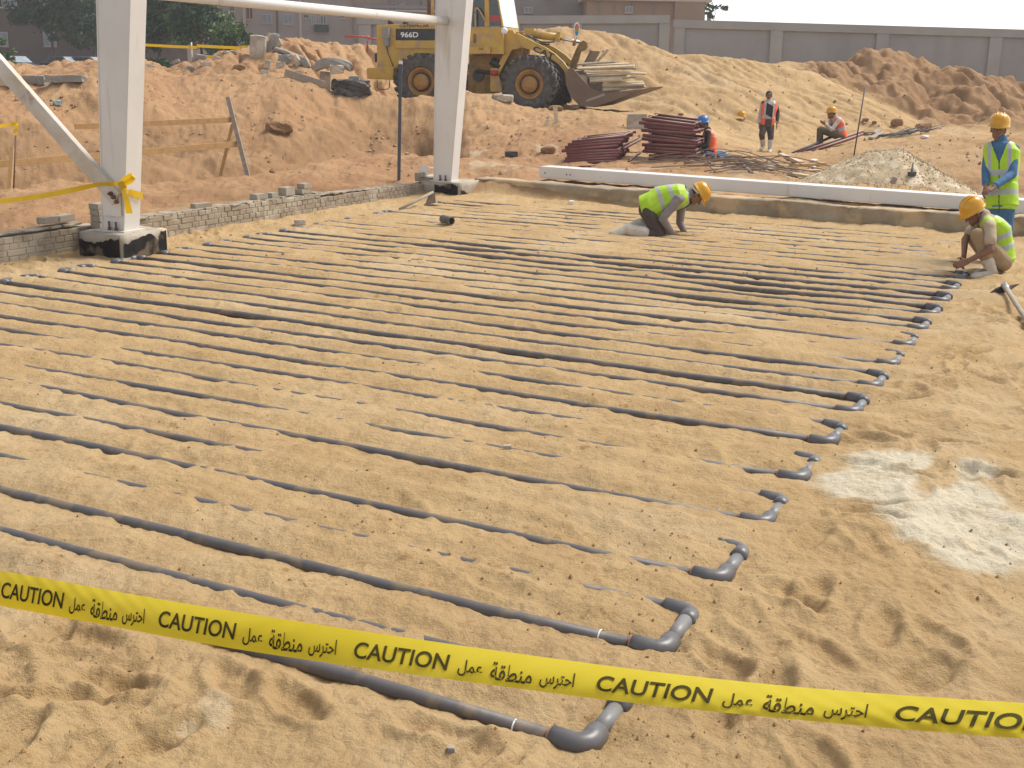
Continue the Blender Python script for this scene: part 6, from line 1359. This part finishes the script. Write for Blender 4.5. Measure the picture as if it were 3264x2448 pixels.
# ------------------------------------------------------------------ gravel pile with an iron bar stuck in
gc = gnd(2845, 588, .2); gc = V((gc.x+.05, gc.y+.55, 0)); rgn = np.random.RandomState(5)
M_GRAV = mat('pale_gravel', (.44, .345, .215), .95, col2=(.36, .265, .155), scale=9, bump=.5, bscale=40, col3=(.54, .45, .32), scale3=6)
n = 90; bm = bmesh.new(); gvs = []
gx = np.linspace(-2.1, 2.1, n); gy = np.linspace(-1.9, 1.9, n); GX, GY = np.meshgrid(gx, gy)
ang = np.arctan2(GY, GX); rad = np.sqrt((GX/1.55)**2+(GY/1.25)**2)*(1+.10*noise2(np.cos(ang)*1.5+3, np.sin(ang)*1.5))
hgt = .80*np.clip(1-rad, -.35, 1); pk_ = .58+.05*noise2(GX*2, GY*2); hgt = np.where(hgt > pk_, pk_+(hgt-pk_)*.35, hgt) + .03*fbm(GX, GY, .35, 3)
for j in range(n):
    gvs.append([bm.verts.new((gc.x+GX[j, i], gc.y+GY[j, i], .12+hgt[j, i])) for i in range(n)])
for j in range(n-1):
    for i in range(n-1):
        if max(hgt[j, i], hgt[j+1, i+1]) > -.2: bm.faces.new((gvs[j][i], gvs[j][i+1], gvs[j+1][i+1], gvs[j+1][i])).smooth = True
def gpz(x, y):
    i = int(np.clip((x-gc.x+2.1)/4.2*(n-1), 0, n-1)); j = int(np.clip((y-gc.y+1.9)/3.8*(n-1), 0, n-1)); return .12+hgt[j, i]
def stone(bm, p, s, rr):
    c = []
    for k in range(6): d = V(((1, 0, 0), (-1, 0, 0), (0, 1, 0), (0, -1, 0), (0, 0, 1), (0, 0, -1))[k])*s*(.65+.6*rr.rand()); c.append(bm.verts.new(V(p)+d+V(rr.randn(3))*s*.15))
    for f in ((0, 2, 4), (2, 1, 4), (1, 3, 4), (3, 0, 4), (2, 0, 5), (1, 2, 5), (3, 1, 5), (0, 3, 5)): bm.faces.new([c[i] for i in f])
for k in range(4200):
    x = gc.x+rgn.randn()*.85; y = gc.y+rgn.randn()*.7
    if abs(x-gc.x) > 2 or abs(y-gc.y) > 1.8: continue
    z = gpz(x, y); zg = ground_z(x, y); stone(bm, (x, y, max(z, zg)+.004), .010+.018*rgn.rand()**3, rgn)
tag(fin('gravel_pile', bm, M_GRAV), 'pile of pale crushed gravel behind the white beam at right', 'gravel pile')
it = empty('iron_bar', z7(1295, 795, 21.2), 0, 'thin iron bar with a block at its lower end stuck in the gravel pile', 'iron bar')
pA, pB = z7(1312, 645, 21.25), z7(1296, 790, 20.7)
for q in (pB,): q.z = gpz(q.x, q.y)+.04
bm = bmesh.new(); tube(bm, pA, pB, .016, n=8); fin('bar', bm, M_REBARD, it, False, True)
bm = bmesh.new(); bx(bm, pB, (.11, .09, .07), Matrix.Rotation(.4, 3, 'Z')); fin('block', bm, M_REBARD, it, False, True, bevel=.008)
o = rock((2400+1150*.3906, 250+855*.3906), 16, 22, M_BRICK2, 'small brick piece lying on the gravel pile', tilt=.4, rough=.04, name='loose_brick', cat='brick', group='litter', Z=20.3)

# ------------------------------------------------------------------ hoes and loose fittings
def z6b(x, y, Z): return at(2500+x*.37378, 780+y*.37378, Z)
h1p = hit(2500+1880*.37378, 780+415*.37378); Zh = (h1p-V(CAMP)).dot(V(FW))
hoe = empty('hoe', h1p, 0, 'hoe with dark blade standing on edge on the sand at the right edge', 'hoe')
bm = bmesh.new()
P = [z6b(1748, 413, Zh), z6b(1800, 372, Zh+.02), z6b(1868, 345, Zh+.03), z6b(1895, 360, Zh+.02), z6b(1935, 345, Zh+.05), z6b(2003, 333, Zh+.12)]; Q = [z6b(1752, 416, Zh), z6b(1815, 415, Zh), z6b(1880, 408, Zh-.02), z6b(1900, 402, Zh-.02), z6b(1935, 385, Zh+.02), z6b(2003, 337, Zh+.12)]
pa = [bm.verts.new(v) for v in P]; qa = [bm.verts.new(v) for v in Q]
for i in range(5): bm.faces.new((pa[i], qa[i], qa[i+1], pa[i+1]))
bmesh.ops.solidify(bm, geom=bm.faces[:], thickness=.006); fin('blade', bm, mat('dark_iron', (.045, .032, .025), .5, .4, col2=(.11, .075, .05), scale=12), hoe, False, True)
bm = bmesh.new(); tube(bm, z6b(1876, 345, Zh+.02), z6b(1903, 388, Zh-.10), .034, .028, n=12); fin('socket', bm, mat('bare_steel', (.35, .35, .34), .35, .7), hoe, False, True)
e_ = gnd(2500+2140*.37378, 780+790*.37378, .05); bm = bmesh.new(); tube(bm, z6b(1888, 362, Zh-.03), e_+V((0, 0, .02)), .024, .02, n=10); fin('handle', bm, M_WOODG, hoe, False, True)
z2h = lambda x, y, Z: at(800+x*.3617, 500+y*.3617, Z)
Zh2 = 17.9; hoe2 = empty('hoe', drop(z2h(1560, 430, Zh2)), 0, 'hoe with wooden handle leaning at the foot of the farther column', 'hoe')
bm = bmesh.new(); tube(bm, z2h(1312, 462, Zh2-.5), z2h(1602, 312, Zh2+.02), .022, n=10); fin('handle', bm, M_WOODG, hoe2, False, True)
bm = bmesh.new(); vs = [bm.verts.new(z2h(x, y, Zh2+dz)) for x, y, dz in ((1588, 300, 0), (1622, 312, .02), (1628, 405, .08), (1530, 432, .0), (1560, 352, 0))]; bm.faces.new(vs); bmesh.ops.solidify(bm, geom=bm.faces[:], thickness=.012); fin('blade', bm, mat('brown_iron', (.16, .12, .09), .6, .3, col2=(.25, .2, .15), scale=10), hoe2, False, True)
bm = bmesh.new(); g_ = gnd(800+1738*.3617, 500+590*.3617, .05); tube(bm, g_+V((-.08, .06, .06)), g_+V((.05, -.09, .05)), .055, n=16, hollow=.82); tag(fin('pipe_coupling', bm, M_PVC), 'loose grey pipe coupling lying on the pipes near the farther column', 'coupling', 'loose pipe fittings')
# ------------------------------------------------------------------ loose crumbs of soil and stones
rc = np.random.RandomState(9)
def crumbs(name, count, xr, yr, smin, smax, m, label, pw_=3.0):
    bm = bmesh.new(); k = 0
    while k < count:
        p = hit(rc.uniform(*xr), rc.uniform(*yr)); dn = noise2(np.array([p.x*.9+5]), np.array([p.y*.9]))[0]
        if dn < rc.uniform(-.25, .45): continue
        p = p+V((rc.randn()*.05, rc.randn()*.05, 0)); s = smin+(smax-smin)*rc.rand()**pw_; p.z = ground_z(p.x, p.y)+s*.3; stone(bm, p, s, rc); k += 1
    tag(fin(name, bm, m), label, 'soil crumbs', kind='stuff')
M_CRUMB = mat('soil_crumb', (.36, .22, .10), .95, col2=(.24, .135, .06), scale=3)
M_PEB = mat('pebbles', (.32, .20, .11), .9, col2=(.42, .30, .19), scale=2.2, col3=(.20, .11, .055), scale3=3)
crumbs('soil_crumbs', 1500, (-80, 3340), (900, 2520), .002, .010, M_CRUMB, 'small crumbs of earth scattered over the sand bed')
crumbs('soil_crumbs', 600, (-80, 3340), (620, 900), .004, .018, M_CRUMB, 'crumbs of earth on the far part of the sand bed')
crumbs('pebble_scatter', 1500, (-80, 3340), (110, 560), .010, .055, M_PEB, 'stones and clods strewn over the reddish earth banks')
# ------------------------------------------------------------------ dusty air
bm = bmesh.new(); bx(bm, (0, 150, 10), (900, 360, 28))
hm = bpy.data.materials.new('haze'); hm.use_nodes = True; hn = hm.node_tree.nodes; hn.remove(hn['Principled BSDF'])
pv = hn.new('ShaderNodeVolumePrincipled'); pv.inputs['Color'].default_value = (.93, .93, .95, 1); pv.inputs['Density'].default_value = .0008; pv.inputs['Anisotropy'].default_value = .2
hm.node_tree.links.new(pv.outputs[0], hn['Material Output'].inputs['Volume'])
hz_o = fin('haze', bm, hm); tag(hz_o, 'thin dusty haze over the building site', 'haze', kind='stuff')
